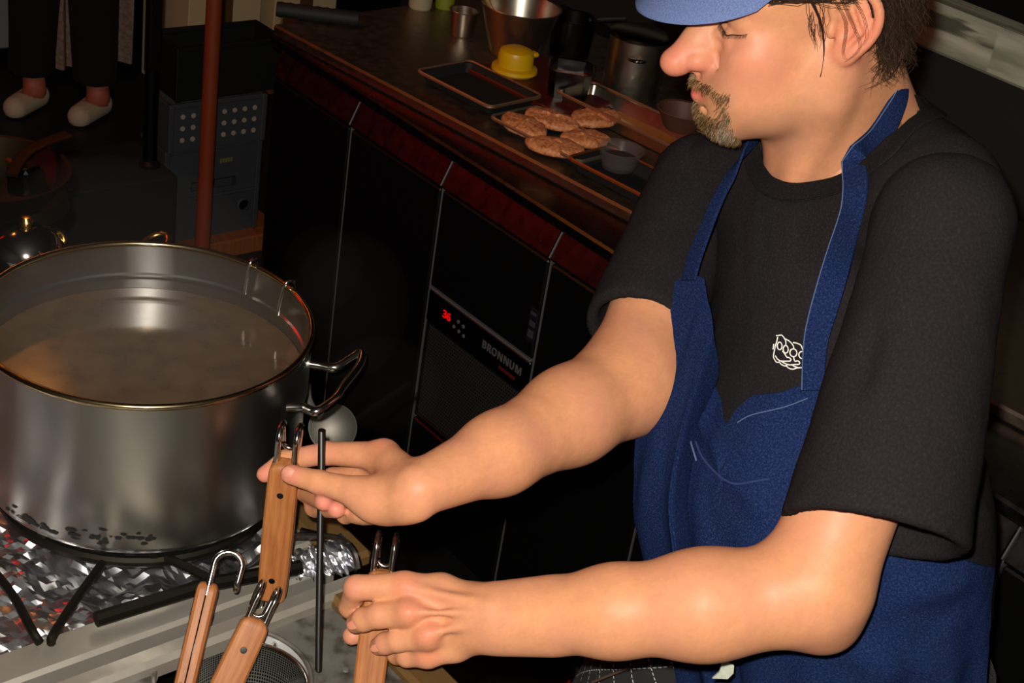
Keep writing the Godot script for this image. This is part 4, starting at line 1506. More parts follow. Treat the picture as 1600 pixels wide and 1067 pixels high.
func make_stove_far() -> void:
	# things on the stove beyond the big pot, at the left edge
	var dark := steel("black_iron", Color(0.20, 0.165, 0.12), 0.5)
	var gold := steel("brassy_wire", Color(0.80, 0.62, 0.32), 0.25)
	var bright := steel("polished", Color(0.85, 0.84, 0.82), 0.10)
	var t := thing("wok", Vector3(0.7101, 0.9800, -1.7870), "dark iron pan with a flat handle at the left edge of the picture", "pan")
	var g := Geo.new()
	g.lathe([Vector2(0.0, -0.075), Vector2(0.045, -0.07), Vector2(0.085, -0.035), Vector2(0.108, 0.0), Vector2(0.111, 0.001), Vector2(0.106, 0.0), Vector2(0.083, -0.033), Vector2(0.044, -0.067), Vector2(0.0, -0.072)], 56)
	put("pan", g.mesh(40.0), dark, t)
	g = Geo.new()
	var pts := curve([Vector3(0.7296, 0.9820, -1.7451), Vector3(0.7681, 0.9850, -1.7938), Vector3(0.8049, 0.9900, -1.8117), Vector3(0.8421, 0.9950, -1.8167)], 5)
	var nr := []; var wd := []
	for i in pts.size():
		nr.append(Vector3.UP); wd.append(lerpf(0.016, 0.024, float(i) / pts.size()))
	ribbon(pts, nr, wd, 0.003, g)
	put("handle", g.mesh(40.0), dark, t, -t.position)
	t = thing("stove_burner", Vector3(0.7723, 0.9000, -1.8659) * Vector3(1, 0, 1) + Vector3(0, 0.881, 0), "black burner stand under the dark iron pan", "burner")
	g = Geo.new()
	g.lathe([Vector2(0.0, 0.0), Vector2(0.085, 0.0), Vector2(0.080, 0.02), Vector2(0.060, 0.026), Vector2(0.055, 0.012), Vector2(0.0, 0.01)], 40)
	put("burner_ring", g.mesh(35.0), dark, t)
	t = thing("steel_canister", Vector3(0.7764, 0.9000, -1.8155), "small bent steel canister between the iron pan and the shiny kettle", "canister")
	g = Geo.new()
	g.box(Vector3(0.036, 0.062, 0.036), Vector3(0, 0.031, 0), 0.005, Basis(Vector3.UP, 0.5))
	put("body", g.mesh(30.0), steel("dim_steel", Color.WHITE, 0.3), t)
	g = Geo.new()
	g.box(Vector3(0.022, 0.010, 0.030), Vector3(-0.012, 0.066, 0.004), 0.004, Basis(Vector3.UP, 0.2) * Basis(Vector3.FORWARD, 0.4))
	put("clasp", g.mesh(30.0), gold, t)
	t = thing("kettle", Vector3(0.7069, 0.9000, -1.6478), "small shiny steel kettle with brassy handles behind the large pot", "kettle")
	g = Geo.new()
	g.lathe([Vector2(0.0, 0.0), Vector2(0.040, 0.0), Vector2(0.048, 0.014), Vector2(0.046, 0.034), Vector2(0.034, 0.050), Vector2(0.016, 0.058), Vector2(0.0, 0.060)], 32)
	put("body", g.mesh(40.0), bright, t)
	g = Geo.new()
	g.lathe([Vector2(0.006, 0.058), Vector2(0.009, 0.066), Vector2(0.006, 0.072), Vector2(0.0, 0.073)], 16)
	put("lid_knob", g.mesh(40.0), gold, t)
	for q: Array in [[Vector3(0.7276, 0.9050, -1.6402), Vector3(0.7390, 0.9350, -1.6500), Vector3(0.7529, 0.9380, -1.6577), Vector3(0.7569, 0.9300, -1.6475), Vector3(0.7436, 0.9050, -1.6412)], [Vector3(0.6809, 0.9100, -1.6496), Vector3(0.6750, 0.9250, -1.6588), Vector3(0.6857, 0.9350, -1.6717)]]:
		g = Geo.new()
		g.tube(curve(q, 5), 0.0052, 8)
		put("handle", g.mesh(60.0), gold, t, -t.position)
	# looped handle of a pan standing right behind the pot
	t = thing("long_pan", Vector3(0.8210, 0.9300, -1.5877), "brassy looped pan handle showing over the back rim of the large pot", "pan")
	g = Geo.new()
	g.lathe([Vector2(0.0, -0.04), Vector2(0.07, -0.04), Vector2(0.082, -0.003), Vector2(0.084, 0.0), Vector2(0.080, -0.001), Vector2(0.068, -0.037), Vector2(0.0, -0.037)], 40, Transform3D(Basis(), Vector3(0.7533, 0.9300, -1.5478) - Vector3(0.8210, 0.9300, -1.5877)))
	put("pan", g.mesh(40.0), dark, t)
	g = Geo.new()
	g.tube(curve([Vector3(0.8044, 0.9450, -1.5553), Vector3(0.8338, 0.9550, -1.5665), Vector3(0.8483, 0.9600, -1.5636), Vector3(0.8539, 0.9600, -1.5535), Vector3(0.8470, 0.9550, -1.5435), Vector3(0.8316, 0.9450, -1.5478)], 6), 0.0040, 8)
	put("handle_loop", g.mesh(60.0), gold, t, -t.position)


func make_steam() -> void:
	var m := FogMaterial.new()
	m.resource_name = "steam"
	m.density = 0.8
	m.albedo = Color(0.93, 0.92, 0.90)
	var thin := FogMaterial.new()
	thin.resource_name = "thin_steam"
	thin.density = 0.075
	thin.albedo = Color(0.93, 0.92, 0.90)
	var k := 0
	for q: Array in [[Vector3(0.634, 1.070, -1.19), Vector3(0.315, 0.085, 0.315), m], [Vector3(0.60, 1.14, -1.20), Vector3(0.30, 0.20, 0.28), thin], [Vector3(0.8517, 1.0639, -1.1494), Vector3(0.13, 0.17, 0.13), thin], [Vector3(0.8846, 0.9771, -1.1145), Vector3(0.13, 0.10, 0.13), thin], [Vector3(0.8703, 1.0678, -1.2296), Vector3(0.09, 0.10, 0.09), thin], [Vector3(0.4801, 0.9300, -1.0179), Vector3(0.34, 0.12, 0.22), thin]]:
		var f := FogVolume.new()
		f.name = numbered("steam")
		f.shape = RenderingServer.FOG_VOLUME_SHAPE_ELLIPSOID
		f.size = q[1]
		f.position = q[0]
		f.material = q[2]
		add_child(f)
		tag(f, ["steam lying on the broth in the large pot", "steam rising above the large pot", "wisp of steam right of the large pot's rim", "wisp of steam right of the large pot's handle", "wisp of steam behind the large pot's right rim", "steam drifting low over the foil in front of the large pot"][k], "steam", "", "stuff")
		k += 1


# ---------------------------------------------------------------- the cook
const HEAD := Basis(Vector3(-0.8505, -0.2379, -0.4691), Vector3(-0.1898, 0.9706, -0.1481), Vector3(-0.4906, 0.0370, 0.8706))
const HEAD_AT := Vector3(1.1352, 1.4593, -0.8661)
var blots := []
var body_list: Array[Prim] = []
var shirt_list: Array[Prim] = []
var grain: FastNoiseLite

func hp(f: float, u: float, l: float) -> Vector3:   # a point of the head: forward, up, to his left, from between the ears
	return HEAD_AT + HEAD * Vector3(f, u, l)


func turned(about: Vector3, deg: float, base := HEAD) -> Basis:
	return Basis(about.normalized(), deg_to_rad(deg)) * base


func chain(list: Array[Prim], pts: Array, radii: Array, k: float) -> void:
	for i in pts.size() - 1:
		list.append(cap(pts[i], pts[i + 1], radii[i], radii[i + 1], k if i == 0 else 0.004))


func skin_at(p: Vector3) -> Color:
	var c := Vector3(0.65, 0.290, 0.145)
	var n := grain.get_noise_3dv(p * 60.0)
	c *= 1.0 + 0.10 * n + 0.10 * grain.get_noise_3dv(p * 260.0)
	c = c.lerp(Vector3(0.60, 0.25, 0.17), clampf(0.18 + 0.5 * grain.get_noise_3dv(p * 14.0), 0.0, 0.45))
	for b: Array in blots:
		var d: float = p.distance_to(b[0]) / b[1]
		if d < 1.0:
			var t: float = (1.0 - d * d)
			c = c.lerp(b[2], b[3] * t * minf(1.0, t * 2.0))
	return Color(c.x, c.y, c.z)


func blot(at: Vector3, r: float, c: Vector3, much: float) -> void:
	blots.append([at, r, c, much])


func bump_skin(_p: Vector3) -> float:
	return 0.0


func head_prims(o: Array[Prim]) -> void:
	var F := HEAD.x; var U := HEAD.y; var L := HEAD.z
	o.append(ell(hp(-0.006, 0.055, 0), Vector3(0.090, 0.085, 0.077), HEAD, 0.03))
	o.append(ell(hp(0.045, 0.045, 0), Vector3(0.05, 0.055, 0.062), HEAD, 0.03))
	o.append(ell(hp(0.030, -0.030, 0), Vector3(0.062, 0.075, 0.058), HEAD, 0.03))
	for s in [-1.0, 1.0]:
		o.append(ell(hp(0.060, -0.014, 0.041 * s), Vector3(0.024, 0.018, 0.021), HEAD, 0.025))
		o.append(cap(hp(0.0, -0.062, 0.049 * s), hp(0.072, -0.085, 0.016 * s), 0.017, 0.016, 0.03))
		o.append(cap(hp(-0.004, -0.03, 0.056 * s), hp(0.0, -0.060, 0.050 * s), 0.016, 0.016, 0.03))
		o.append(ell(hp(0.052, -0.048, 0.034 * s), Vector3(0.036, 0.032, 0.022), HEAD, 0.03))
	o.append(ell(hp(0.081, -0.083, 0), Vector3(0.017, 0.015, 0.024), HEAD, 0.02))
	o.append(ell(hp(0.077, -0.055, 0), Vector3(0.026, 0.031, 0.040), HEAD, 0.02))
	o.append(ell(hp(0.035, -0.070, 0), Vector3(0.055, 0.022, 0.042), HEAD, 0.03))
	for s in [-1.0, 1.0]:
		o.append(ell(hp(0.092, 0.015, 0.030 * s), Vector3(0.016, 0.012, 0.017), HEAD, 0.022, 1))
		o.append(cap(hp(0.085, 0.036, 0.012 * s), hp(0.066, 0.036, 0.046 * s), 0.008, 0.007, 0.016))
	# the nose
	o.append(cap(hp(0.088, 0.022, 0), hp(0.105, -0.004, 0), 0.009, 0.0095, 0.014))
	o.append(cap(hp(0.105, -0.004, 0), hp(0.1265, -0.0245, 0), 0.0095, 0.0130, 0.008))
	o.append(ell(hp(0.127, -0.0255, 0), Vector3(0.0135, 0.0120, 0.0135), HEAD, 0.006))
	o.append(ell(hp(0.098, -0.018, 0), Vector3(0.020, 0.022, 0.015), HEAD, 0.016))
	for s in [-1.0, 1.0]:
		o.append(ell(hp(0.107, -0.0235, 0.0140 * s), Vector3(0.0125, 0.0092, 0.0080), HEAD, 0.005))
		o.append(ell(hp(0.110, -0.0375, 0.0068 * s), Vector3(0.0065, 0.005, 0.0038), HEAD, 0.003, 1))
		# lowered lids
		o.append(ell(hp(0.069, 0.016, 0.034 * s), Vector3(0.0145, 0.0125, 0.0195), HEAD, 0.006))
		o.append(cap(hp(0.0845, 0.0115, 0.020 * s), hp(0.0835, 0.0075, 0.034 * s), 0.0022, 0.0024, 0.003))
		o.append(cap(hp(0.0835, 0.0075, 0.034 * s), hp(0.070, 0.011, 0.052 * s), 0.0024, 0.002, 0.003))
		o.append(cap(hp(0.088, 0.003, 0.019 * s), hp(0.0815, -0.003, 0.034 * s), 0.003, 0.0035, 0.008))
		o.append(cap(hp(0.0815, -0.003, 0.034 * s), hp(0.067, 0.003, 0.052 * s), 0.0035, 0.003, 0.008))
		# fold from the nose to the corner of the mouth
		o.append(cap(hp(0.094, -0.016, 0.0225 * s), hp(0.090, -0.032, 0.0260 * s), 0.0016, 0.0016, 0.007, 1))
	# the lips
	for s in [-1.0, 1.0]:
		o.append(cap(hp(0.106, -0.0515, 0.004 * s), hp(0.0865, -0.0570, 0.036 * s), 0.0046, 0.003, 0.005))
		o.append(cap(hp(0.1045, -0.0605, 0.0), hp(0.0870, -0.0600, 0.034 * s), 0.0072, 0.0034, 0.005))
		o.append(cap(hp(0.112, -0.0560, 0.0), hp(0.0880, -0.0590, 0.039 * s), 0.001, 0.001, 0.003, 1))
	o.append(cap(hp(0.099, -0.0715, 0.014), hp(0.099, -0.0715, -0.014), 0.002, 0.002, 0.01, 1))
	# the ears
	for s in [-1.0, 1.0]:
		var eb := turned(U, -28.0 * s)
		o.append(ell(hp(-0.017, 0.015, 0.081 * s), Vector3(0.017, 0.030, 0.0055), eb, 0.005))
		o.append(ell(hp(-0.009, 0.010, 0.0865 * s), Vector3(0.0105, 0.0135, 0.008), eb, 0.004, 1))
		o.append(ell(hp(-0.020, 0.024, 0.0925 * s), Vector3(0.007, 0.016, 0.006), eb, 0.004, 1))
		var rim := [Vector3(-0.001, 0.008, 0.0765), Vector3(0.0, 0.024, 0.079), Vector3(-0.010, 0.035, 0.085), Vector3(-0.024, 0.034, 0.092), Vector3(-0.034, 0.020, 0.0955), Vector3(-0.035, 0.002, 0.095), Vector3(-0.028, -0.014, 0.090), Vector3(-0.018, -0.024, 0.084)]
		rim = curve(rim, 3)
		for i in rim.size() - 1:
			var a: Vector3 = rim[i]; var b: Vector3 = rim[i + 1]
			o.append(cap(hp(a.x, a.y + 0.012, a.z * s), hp(b.x, b.y + 0.012, b.z * s), 0.0036, 0.0036, 0.004))
		o.append(ell(hp(-0.010, -0.013, 0.0785 * s), Vector3(0.0095, 0.0095, 0.0058), eb, 0.005))
		o.append(ell(hp(0.002, 0.009, 0.0755 * s), Vector3(0.0045, 0.0075, 0.0055), HEAD, 0.005))
		o.append(cap(hp(-0.013, 0.031, 0.0865 * s), hp(-0.020, 0.008, 0.090 * s), 0.0026, 0.0026, 0.004))
		o.append(cap(hp(-0.020, 0.008, 0.090 * s), hp(-0.010, -0.006, 0.083 * s), 0.0026, 0.0026, 0.004))
	# the neck
	o.append(cap(hp(-0.045, -0.03, 0.012), Vector3(1.2665, 1.3501, -0.8144), 0.033, 0.026, 0.03))
	o.append(cap(hp(-0.024, -0.02, 0), Vector3(1.2115, 1.3032, -0.8388), 0.054, 0.054, 0.03))
	o.append(cap(hp(-0.012, -0.05, 0.008), Vector3(1.1756, 1.2971, -0.8447), 0.046, 0.044, 0.03))
	o.append(cap(hp(-0.018, -0.02, 0.060), Vector3(1.1316, 1.3005, -0.8261), 0.011, 0.008, 0.025))   # the strap of muscle from behind the ear


func hand_left(o: Array[Prim]) -> void:
	var wrist := Vector3(0.7497, 0.9841, -0.7326)
	for m in [[Vector3(0.7228, 0.9820, -0.7916), 0.0165], [Vector3(0.7165, 0.9734, -0.7815), 0.0165], [Vector3(0.7173, 0.9594, -0.7699), 0.0165], [Vector3(0.7213, 0.9439, -0.7605), 0.0150]]:
		o.append(cap(wrist.lerp(m[0], 0.2), m[0], 0.0185, m[1], 0.012))
	# fingers, each its own chain from the knuckle round the grip
	chain(o, [Vector3(0.7228, 0.9820, -0.7916), Vector3(0.6960, 0.9837, -0.8122), Vector3(0.6647, 0.9743, -0.8413), Vector3(0.6677, 0.9436, -0.8511), Vector3(0.6807, 0.9235, -0.8534)], [0.0150, 0.0140, 0.0112, 0.0100, 0.0085], 0.008)
	chain(o, [Vector3(0.7165, 0.9734, -0.7815), Vector3(0.6876, 0.9721, -0.7923), Vector3(0.6688, 0.9633, -0.8098), Vector3(0.6620, 0.9524, -0.8222), Vector3(0.6613, 0.9411, -0.8317)], [0.0150, 0.0138, 0.0110, 0.0105, 0.0092], 0.006)
	chain(o, [Vector3(0.7173, 0.9594, -0.7699), Vector3(0.6965, 0.9574, -0.7725), Vector3(0.6784, 0.9457, -0.7902), Vector3(0.6730, 0.9362, -0.8008), Vector3(0.6720, 0.9280, -0.8081)], [0.0145, 0.0140, 0.0104, 0.0098, 0.0085], 0.006)
	chain(o, [Vector3(0.7213, 0.9439, -0.7605), Vector3(0.6991, 0.9346, -0.7714), Vector3(0.6895, 0.9232, -0.7876), Vector3(0.6908, 0.9125, -0.8035), Vector3(0.6975, 0.9054, -0.8138)], [0.0140, 0.0125, 0.0092, 0.0085, 0.0075], 0.006)
	# thumb behind the grip
	chain(o, [wrist.lerp(Vector3(0.7409, 0.9603, -0.8114), 0.45), Vector3(0.7347, 0.9405, -0.8211), Vector3(0.7066, 0.9149, -0.8473), Vector3(0.6745, 0.9056, -0.8518)], [0.019, 0.015, 0.0115, 0.0090], 0.014)
	for kn in [Vector3(0.6900, 0.9923, -0.8055), Vector3(0.6823, 0.9801, -0.7845), Vector3(0.6903, 0.9654, -0.7655), Vector3(0.6939, 0.9413, -0.7657)]:
		blot(kn, 0.017, Vector3(0.62, 0.17, 0.11), 0.5)
	for kn in [Vector3(0.6576, 0.9804, -0.8369), Vector3(0.6569, 0.9471, -0.8262), Vector3(0.6681, 0.9334, -0.8033), Vector3(0.6697, 0.9123, -0.8458)]:
		blot(kn, 0.014, Vector3(0.62, 0.22, 0.16), 0.45)
	# cords and a vein on the back of the hand
	o.append(cap(Vector3(0.6860, 0.9805, -0.7820), Vector3(0.7276, 0.9972, -0.7353), 0.0030, 0.0028, 0.008))
	o.append(cap(Vector3(0.6925, 0.9663, -0.7649), Vector3(0.7286, 0.9928, -0.7309), 0.0030, 0.0028, 0.008))
	o.append(cap(Vector3(0.6962, 0.9896, -0.8008), Vector3(0.7316, 1.0035, -0.7372), 0.0032, 0.0028, 0.008))
	o.append(ell(Vector3(0.6826, 0.9772, -0.7883), Vector3(0.010, 0.009, 0.009), Basis(), 0.008))
	o.append(ell(Vector3(0.6923, 0.9627, -0.7678), Vector3(0.010, 0.009, 0.009), Basis(), 0.008))


func hand_right(o: Array[Prim]) -> void:
	var wrist := Vector3(0.7033, 1.0846, -0.8195)
	for m in [[Vector3(0.7199, 1.0685, -0.8943), 0.0150], [Vector3(0.7258, 1.0471, -0.8958), 0.0155], [Vector3(0.7274, 1.0301, -0.8908), 0.0150], [Vector3(0.7235, 1.0237, -0.8768), 0.0140]]:
		o.append(cap(wrist.lerp(m[0], 0.3), m[0], 0.0165, m[1], 0.012))
	chain(o, [Vector3(0.7199, 1.0685, -0.8943), Vector3(0.6932, 1.0476, -0.9464), Vector3(0.6690, 1.0283, -0.9769), Vector3(0.6509, 1.0147, -0.9821)], [0.0135, 0.0108, 0.0095, 0.0080], 0.008)
	chain(o, [Vector3(0.7258, 1.0471, -0.8958), Vector3(0.7055, 1.0127, -0.9489), Vector3(0.6762, 1.0074, -0.9492), Vector3(0.6584, 1.0367, -0.8953)], [0.0130, 0.0105, 0.0095, 0.0082], 0.006)
	chain(o, [Vector3(0.7274, 1.0301, -0.8908), Vector3(0.7060, 1.0002, -0.9310), Vector3(0.6762, 1.0004, -0.9327), Vector3(0.6688, 1.0288, -0.8888)], [0.0130, 0.0100, 0.0092, 0.0080], 0.006)
	chain(o, [Vector3(0.7235, 1.0237, -0.8768), Vector3(0.7050, 1.0039, -0.9031), Vector3(0.6854, 1.0122, -0.8965), Vector3(0.6832, 1.0287, -0.8749)], [0.0125, 0.0092, 0.0082, 0.0075], 0.006)
	# thumb, across the front of the grip
	chain(o, [Vector3(0.6949, 1.0679, -0.8306), Vector3(0.6735, 1.0594, -0.8699), Vector3(0.6567, 1.0538, -0.9037), Vector3(0.6435, 1.0503, -0.9295)], [0.0190, 0.0135, 0.0105, 0.0092], 0.014)
	o.append(ell(Vector3(0.6882, 1.0529, -0.8539), Vector3(0.022, 0.018, 0.020), Basis(), 0.016))
	o.append(cap(Vector3(0.6981, 1.0717, -0.8146), Vector3(0.6948, 1.0235, -0.8756), 0.012, 0.010, 0.012))
	for kn in [Vector3(0.6477, 1.0188, -0.9773), Vector3(0.6370, 1.0558, -0.9242), Vector3(0.6546, 1.0415, -0.8900), Vector3(0.6644, 1.0342, -0.8830)]:
		blot(kn, 0.018, Vector3(0.66, 0.20, 0.16), 0.6)
	blot(Vector3(0.7177, 1.0785, -0.8929), 0.022, Vector3(0.62, 0.20, 0.12), 0.4)
	blot(Vector3(0.6877, 1.0531, -0.9496), 0.03, Vector3(0.66, 0.24, 0.18), 0.4)


func arms(o: Array[Prim]) -> void:
	# his left
	o.append(cap(SH_L, Vector3(0.9466, 1.0768, -0.5617), 0.050, 0.047, 0.02))
	o.append(cap(Vector3(0.9358, 1.0611, -0.5599), Vector3(0.8648, 1.0409, -0.6123), 0.0445, 0.0430, 0.03))
	o.append(cap(Vector3(0.8648, 1.0409, -0.6123), Vector3(0.8134, 1.0155, -0.6657), 0.0430, 0.0380, 0.03))
	o.append(cap(Vector3(0.8134, 1.0155, -0.6657), Vector3(0.7497, 0.9841, -0.7326), 0.0380, 0.0290, 0.02))
	o.append(flat(Vector3(0.7765, 0.9958, -0.7049), Vector3(0.7443, 0.9816, -0.7390), 0.033, 0.031, Vector3(0.7497, 0.9841, -0.7326) - Vector3(0.0000, 1.8450, 0.0000), 1.45, 0.012))
	o.append(ell(Vector3(0.9529, 1.0326, -0.5454), Vector3(0.022, 0.018, 0.022), Basis(), 0.03))
	# his right
	o.append(cap(SH_R, Vector3(0.9954, 1.0942, -0.8610), 0.048, 0.046, 0.02))
	o.append(cap(Vector3(0.9926, 1.0933, -0.8598), Vector3(0.9036, 1.0863, -0.8477), 0.0500, 0.0450, 0.03))
	o.append(cap(Vector3(0.9036, 1.0863, -0.8477), Vector3(0.8030, 1.0837, -0.8311), 0.0450, 0.0355, 0.02))
	o.append(cap(Vector3(0.8030, 1.0837, -0.8311), Vector3(0.7044, 1.0835, -0.8208), 0.0355, 0.0240, 0.02))


func make_person() -> void:
	grain = FastNoiseLite.new()
	grain.seed = 5
	grain.frequency = 1.0
	var t := thing("person", Vector3(1.1200, 0.8374, -0.6064) * Vector3(1, 0, 1), "bearded man in black t-shirt, blue denim apron and cap, holding two noodle strainers", "person")
	var base := t.position
	for q: Prim in [flat(Vector3(1.1880, 1.1820, -0.8030), Vector3(1.1350, 1.0000, -0.6900), 0.123, 0.163, Vector3(-0.9700, -0.1500, -0.2000), 1.22, 0.02), flat(Vector3(1.1350, 1.0000, -0.6900), Vector3(1.1600, 0.8000, -0.6250), 0.163, 0.172, Vector3(-0.9700, -0.1500, -0.2000), 1.12, 0.06), cap(Vector3(1.1305, 1.3376, -0.6482), Vector3(1.1992, 1.2168, -0.9882), 0.049, 0.049, 0.04), cap(Vector3(1.1155, 1.3476, -0.6482), Vector3(1.2150, 1.3350, -0.8000), 0.05, 0.046, 0.03), cap(Vector3(1.2100, 1.3520, -0.7950), Vector3(1.1455, 1.3616, -0.6782), 0.05, 0.05, 0.03), cap(Vector3(1.1842, 1.2268, -0.9882), Vector3(1.2150, 1.3000, -0.8700), 0.047, 0.042, 0.03)]:
		torso_list.append(q)
	var head: Array[Prim] = []
	head_prims(head)
	var limbs: Array[Prim] = []
	arms(limbs)
	hand_left(limbs)
	hand_right(limbs)
	# the trunk, hidden under his clothes
	var o: Array[Prim] = []
	o.append(cap(SH_L + Vector3(0.02, -0.02, 0), SH_R + Vector3(0.02, -0.02, 0), 0.036, 0.034, 0.03))
	o.append(flat(SPINE[0] - Vector3(0, 0.12, 0), SPINE[1], 0.085, 0.12, Vector3(-0.97, -0.15, -0.2), 1.3, 0.03))
	o.append(flat(SPINE[1], SPINE[2], 0.12, 0.13, Vector3(-0.97, -0.15, -0.2), 1.2, 0.03))
	o.append(cap(SH_L, Vector3(1.0277, 1.2071, -0.5923), 0.040, 0.042, 0.02))
	o.append(cap(SH_R, Vector3(1.0859, 1.1562, -0.9250), 0.036, 0.036, 0.02))
	o.append(cap(COLLAR + Vector3(0, 0.01, 0), COLLAR - Vector3(0, 0.08, 0), 0.055, 0.055, 0.03))
	blot(hp(0.130, -0.026, 0), 0.036, Vector3(0.68, 0.20, 0.14), 0.7)
	blot(hp(0.105, -0.030, 0.014), 0.020, Vector3(0.66, 0.19, 0.14), 0.55)
	blot(hp(0.065, -0.025, 0.045), 0.050, Vector3(0.70, 0.25, 0.17), 0.55)
	for s in [-1.0, 1.0]:
		for i in 6:
			blot(hp(0.1080 - 0.0034 * i, -0.0592, 0.0066 * i * s), 0.0085, Vector3(0.62, 0.11, 0.11), 0.9)
		blot(hp(-0.030, 0.0, 0.09 * s), 0.045, Vector3(0.68, 0.19, 0.13), 0.6)
		for q in [Vector3(0.05, -0.085, 0.047), Vector3(0.02, -0.075, 0.056), Vector3(0.07, -0.085, 0.035), Vector3(0.03, -0.10, 0.035), Vector3(0.09, -0.05, 0.025)]:   # shaven cheek and jaw
			blot(hp(q.x, q.y, q.z * s), 0.035, Vector3(0.30, 0.17, 0.10), 0.32)
	net_begin()
	net_add(head, 0.0024, Vector3(0.93, 1.27, -1.05), Vector3(1.35, 1.62, -0.68), 0)
	net_add(limbs, 0.0027, Vector3(0.56, 0.84, -1.12), Vector3(1.30, 1.20, -0.44), 0)
	net_add(o, 0.010, Vector3(0.85, 0.60, -1.20), Vector3(1.50, 1.50, -0.38), 0)
	var skin := pm("skin", Color(1, 1, 1), 0.47)
	skin.vertex_color_use_as_albedo = true
	skin.subsurf_scatter_enabled = true
	skin.subsurf_scatter_strength = 0.10
	skin.metallic_specular = 0.35
	skin.normal_enabled = true
	skin.normal_texture = noise_tex(77, 0.12, [], 512, 3, 4.0)
	skin.normal_scale = 0.22
	tri_scale(skin, 14.0)
	put("body", net_mesh(1), skin, t, -base)
	for q: Array in [[Vector3(0.6559, 0.9471, -0.8247), Vector3(0.6885, 0.9723, -0.7916), 0.0056, 0.0042, TO_CAM + Vector3(-0.55, 0.5, -0.5)], [Vector3(0.6667, 0.9325, -0.8032), Vector3(0.6965, 0.9574, -0.7725), 0.0050, 0.0037, TO_CAM + Vector3(-0.5, 0.4, -0.4)], [Vector3(0.6389, 1.0565, -0.9253), Vector3(0.6567, 1.0538, -0.9037), 0.0062, 0.0050, TO_CAM + Vector3(-0.1, 0.75, 0)]]:
		var g := Geo.new()
		var back: Vector3 = (q[1] - q[0]).normalized()
		var n: Vector3 = (q[4] - back * q[4].dot(back)).normalized()
		var at: Vector3 = q[0]
		for i in 6:   # on to the skin
			at -= n * (field(limbs, at) - 0.0002) * 0.8
		g.lathe([Vector2(0.98, -0.5), Vector2(1.0, 0.1), Vector2(0.8, 0.75), Vector2(0.0, 1.0)], 20, Transform3D(Basis(back * q[2], n * 0.0011, n.cross(-back) * q[3]), at))
		put("fingernail", g.mesh(60.0), pm("nail", Color(0.76, 0.49, 0.39), 0.5), t, -base)
	make_shirt(t, base)
	make_apron(t, base)
	make_logo(t, base)
	make_trousers(t, base)
	make_cap(t, base)
	make_hair(t, base)


# ---------------------------------------------------------------- his clothes
var torso_list: Array[Prim] = []
var creases := []
const SH_L := Vector3(1.1155, 1.3476, -0.6482)
const SH_R := Vector3(1.1842, 1.2268, -0.9882)
const COLLAR := Vector3(1.2024, 1.3351, -0.8324)
const COLLAR_F := Vector3(-0.943, -0.331, -0.018)
const COLLAR_L := Vector3(-0.135, 0.332, 0.934)
const NECK := Vector3(1.1591, 1.4067, -0.8443)
const SPINE := [Vector3(1.165, 1.30, -0.83), Vector3(1.135, 1.0, -0.69), Vector3(1.16, 0.80, -0.625), Vector3(1.17, 0.4, -0.61)]


func bump_shirt(p: Vector3) -> float:
	var d := 0.0016 * grain.get_noise_3d(p.x * 16.0, p.y * 5.0, p.z * 16.0) + 0.0012 * grain.get_noise_3dv(p * 22.0)
	for c: Array in creases:
		var a: Vector3 = c[0]
		var ab: Vector3 = c[1] - a
		var t := clampf((p - a).dot(ab) / ab.length_squared(), 0.0, 1.0)
		var w: float = c[2]
		var e := p.distance_to(a + ab * t) / w
		if e < 2.5:
			d += c[3] * exp(-e * e) * sin(PI * clampf(t, 0.04, 0.96))
	return d


func crease(a: Vector3, b: Vector3, width: float, much: float) -> void:   # much > 0 sinks in, < 0 stands proud
	creases.append([a, b, width, much])


func spine_at(y: float) -> Vector3:
	for i in SPINE.size() - 1:
		var a: Vector3 = SPINE[i]; var b: Vector3 = SPINE[i + 1]
		if y >= b.y or i == SPINE.size() - 2:
			return a.lerp(b, (a.y - y) / (a.y - b.y))
	return SPINE[0]


func snap(p: Vector3, off: float) -> Vector3:   # moves a point straight out from the spine until it lies off above the shirt
	var c := spine_at(p.y)
	var out := Vector3(p.x - c.x, 0, p.z - c.z).normalized()
	var r := 0.42
	for i in 40:
		var f := field(torso_list, c + out * r) - off
		r -= f * 0.8
		if absf(f) < 0.0003:
			break
	return c + out * maxf(r, 0.05)


func ribbon(pts: Array, normals: Array, widths: Array, thick: float, g: Geo) -> void:   # a flat band along points
	var n := pts.size()
	var rings := []
	for i in n:
		var t: Vector3 = (pts[mini(i + 1, n - 1)] - pts[maxi(i - 1, 0)]).normalized()
		var nn: Vector3 = (normals[i] - t * normals[i].dot(t)).normalized()
		var side := nn.cross(t)
		var w: float = widths[i] * 0.5
		rings.append(PackedVector3Array([pts[i] - side * w, pts[i] - side * w + nn * thick, pts[i] - side * w * 0.85 + nn * thick * 1.25, pts[i] + side * w * 0.85 + nn * thick * 1.25, pts[i] + side * w + nn * thick, pts[i] + side * w]))
	var flipped := []
	for i in n:
		flipped.append(rings[i])
	g.rows(flipped, true)
	g.fan(rings[0], true)
	g.fan(rings[n - 1], false)


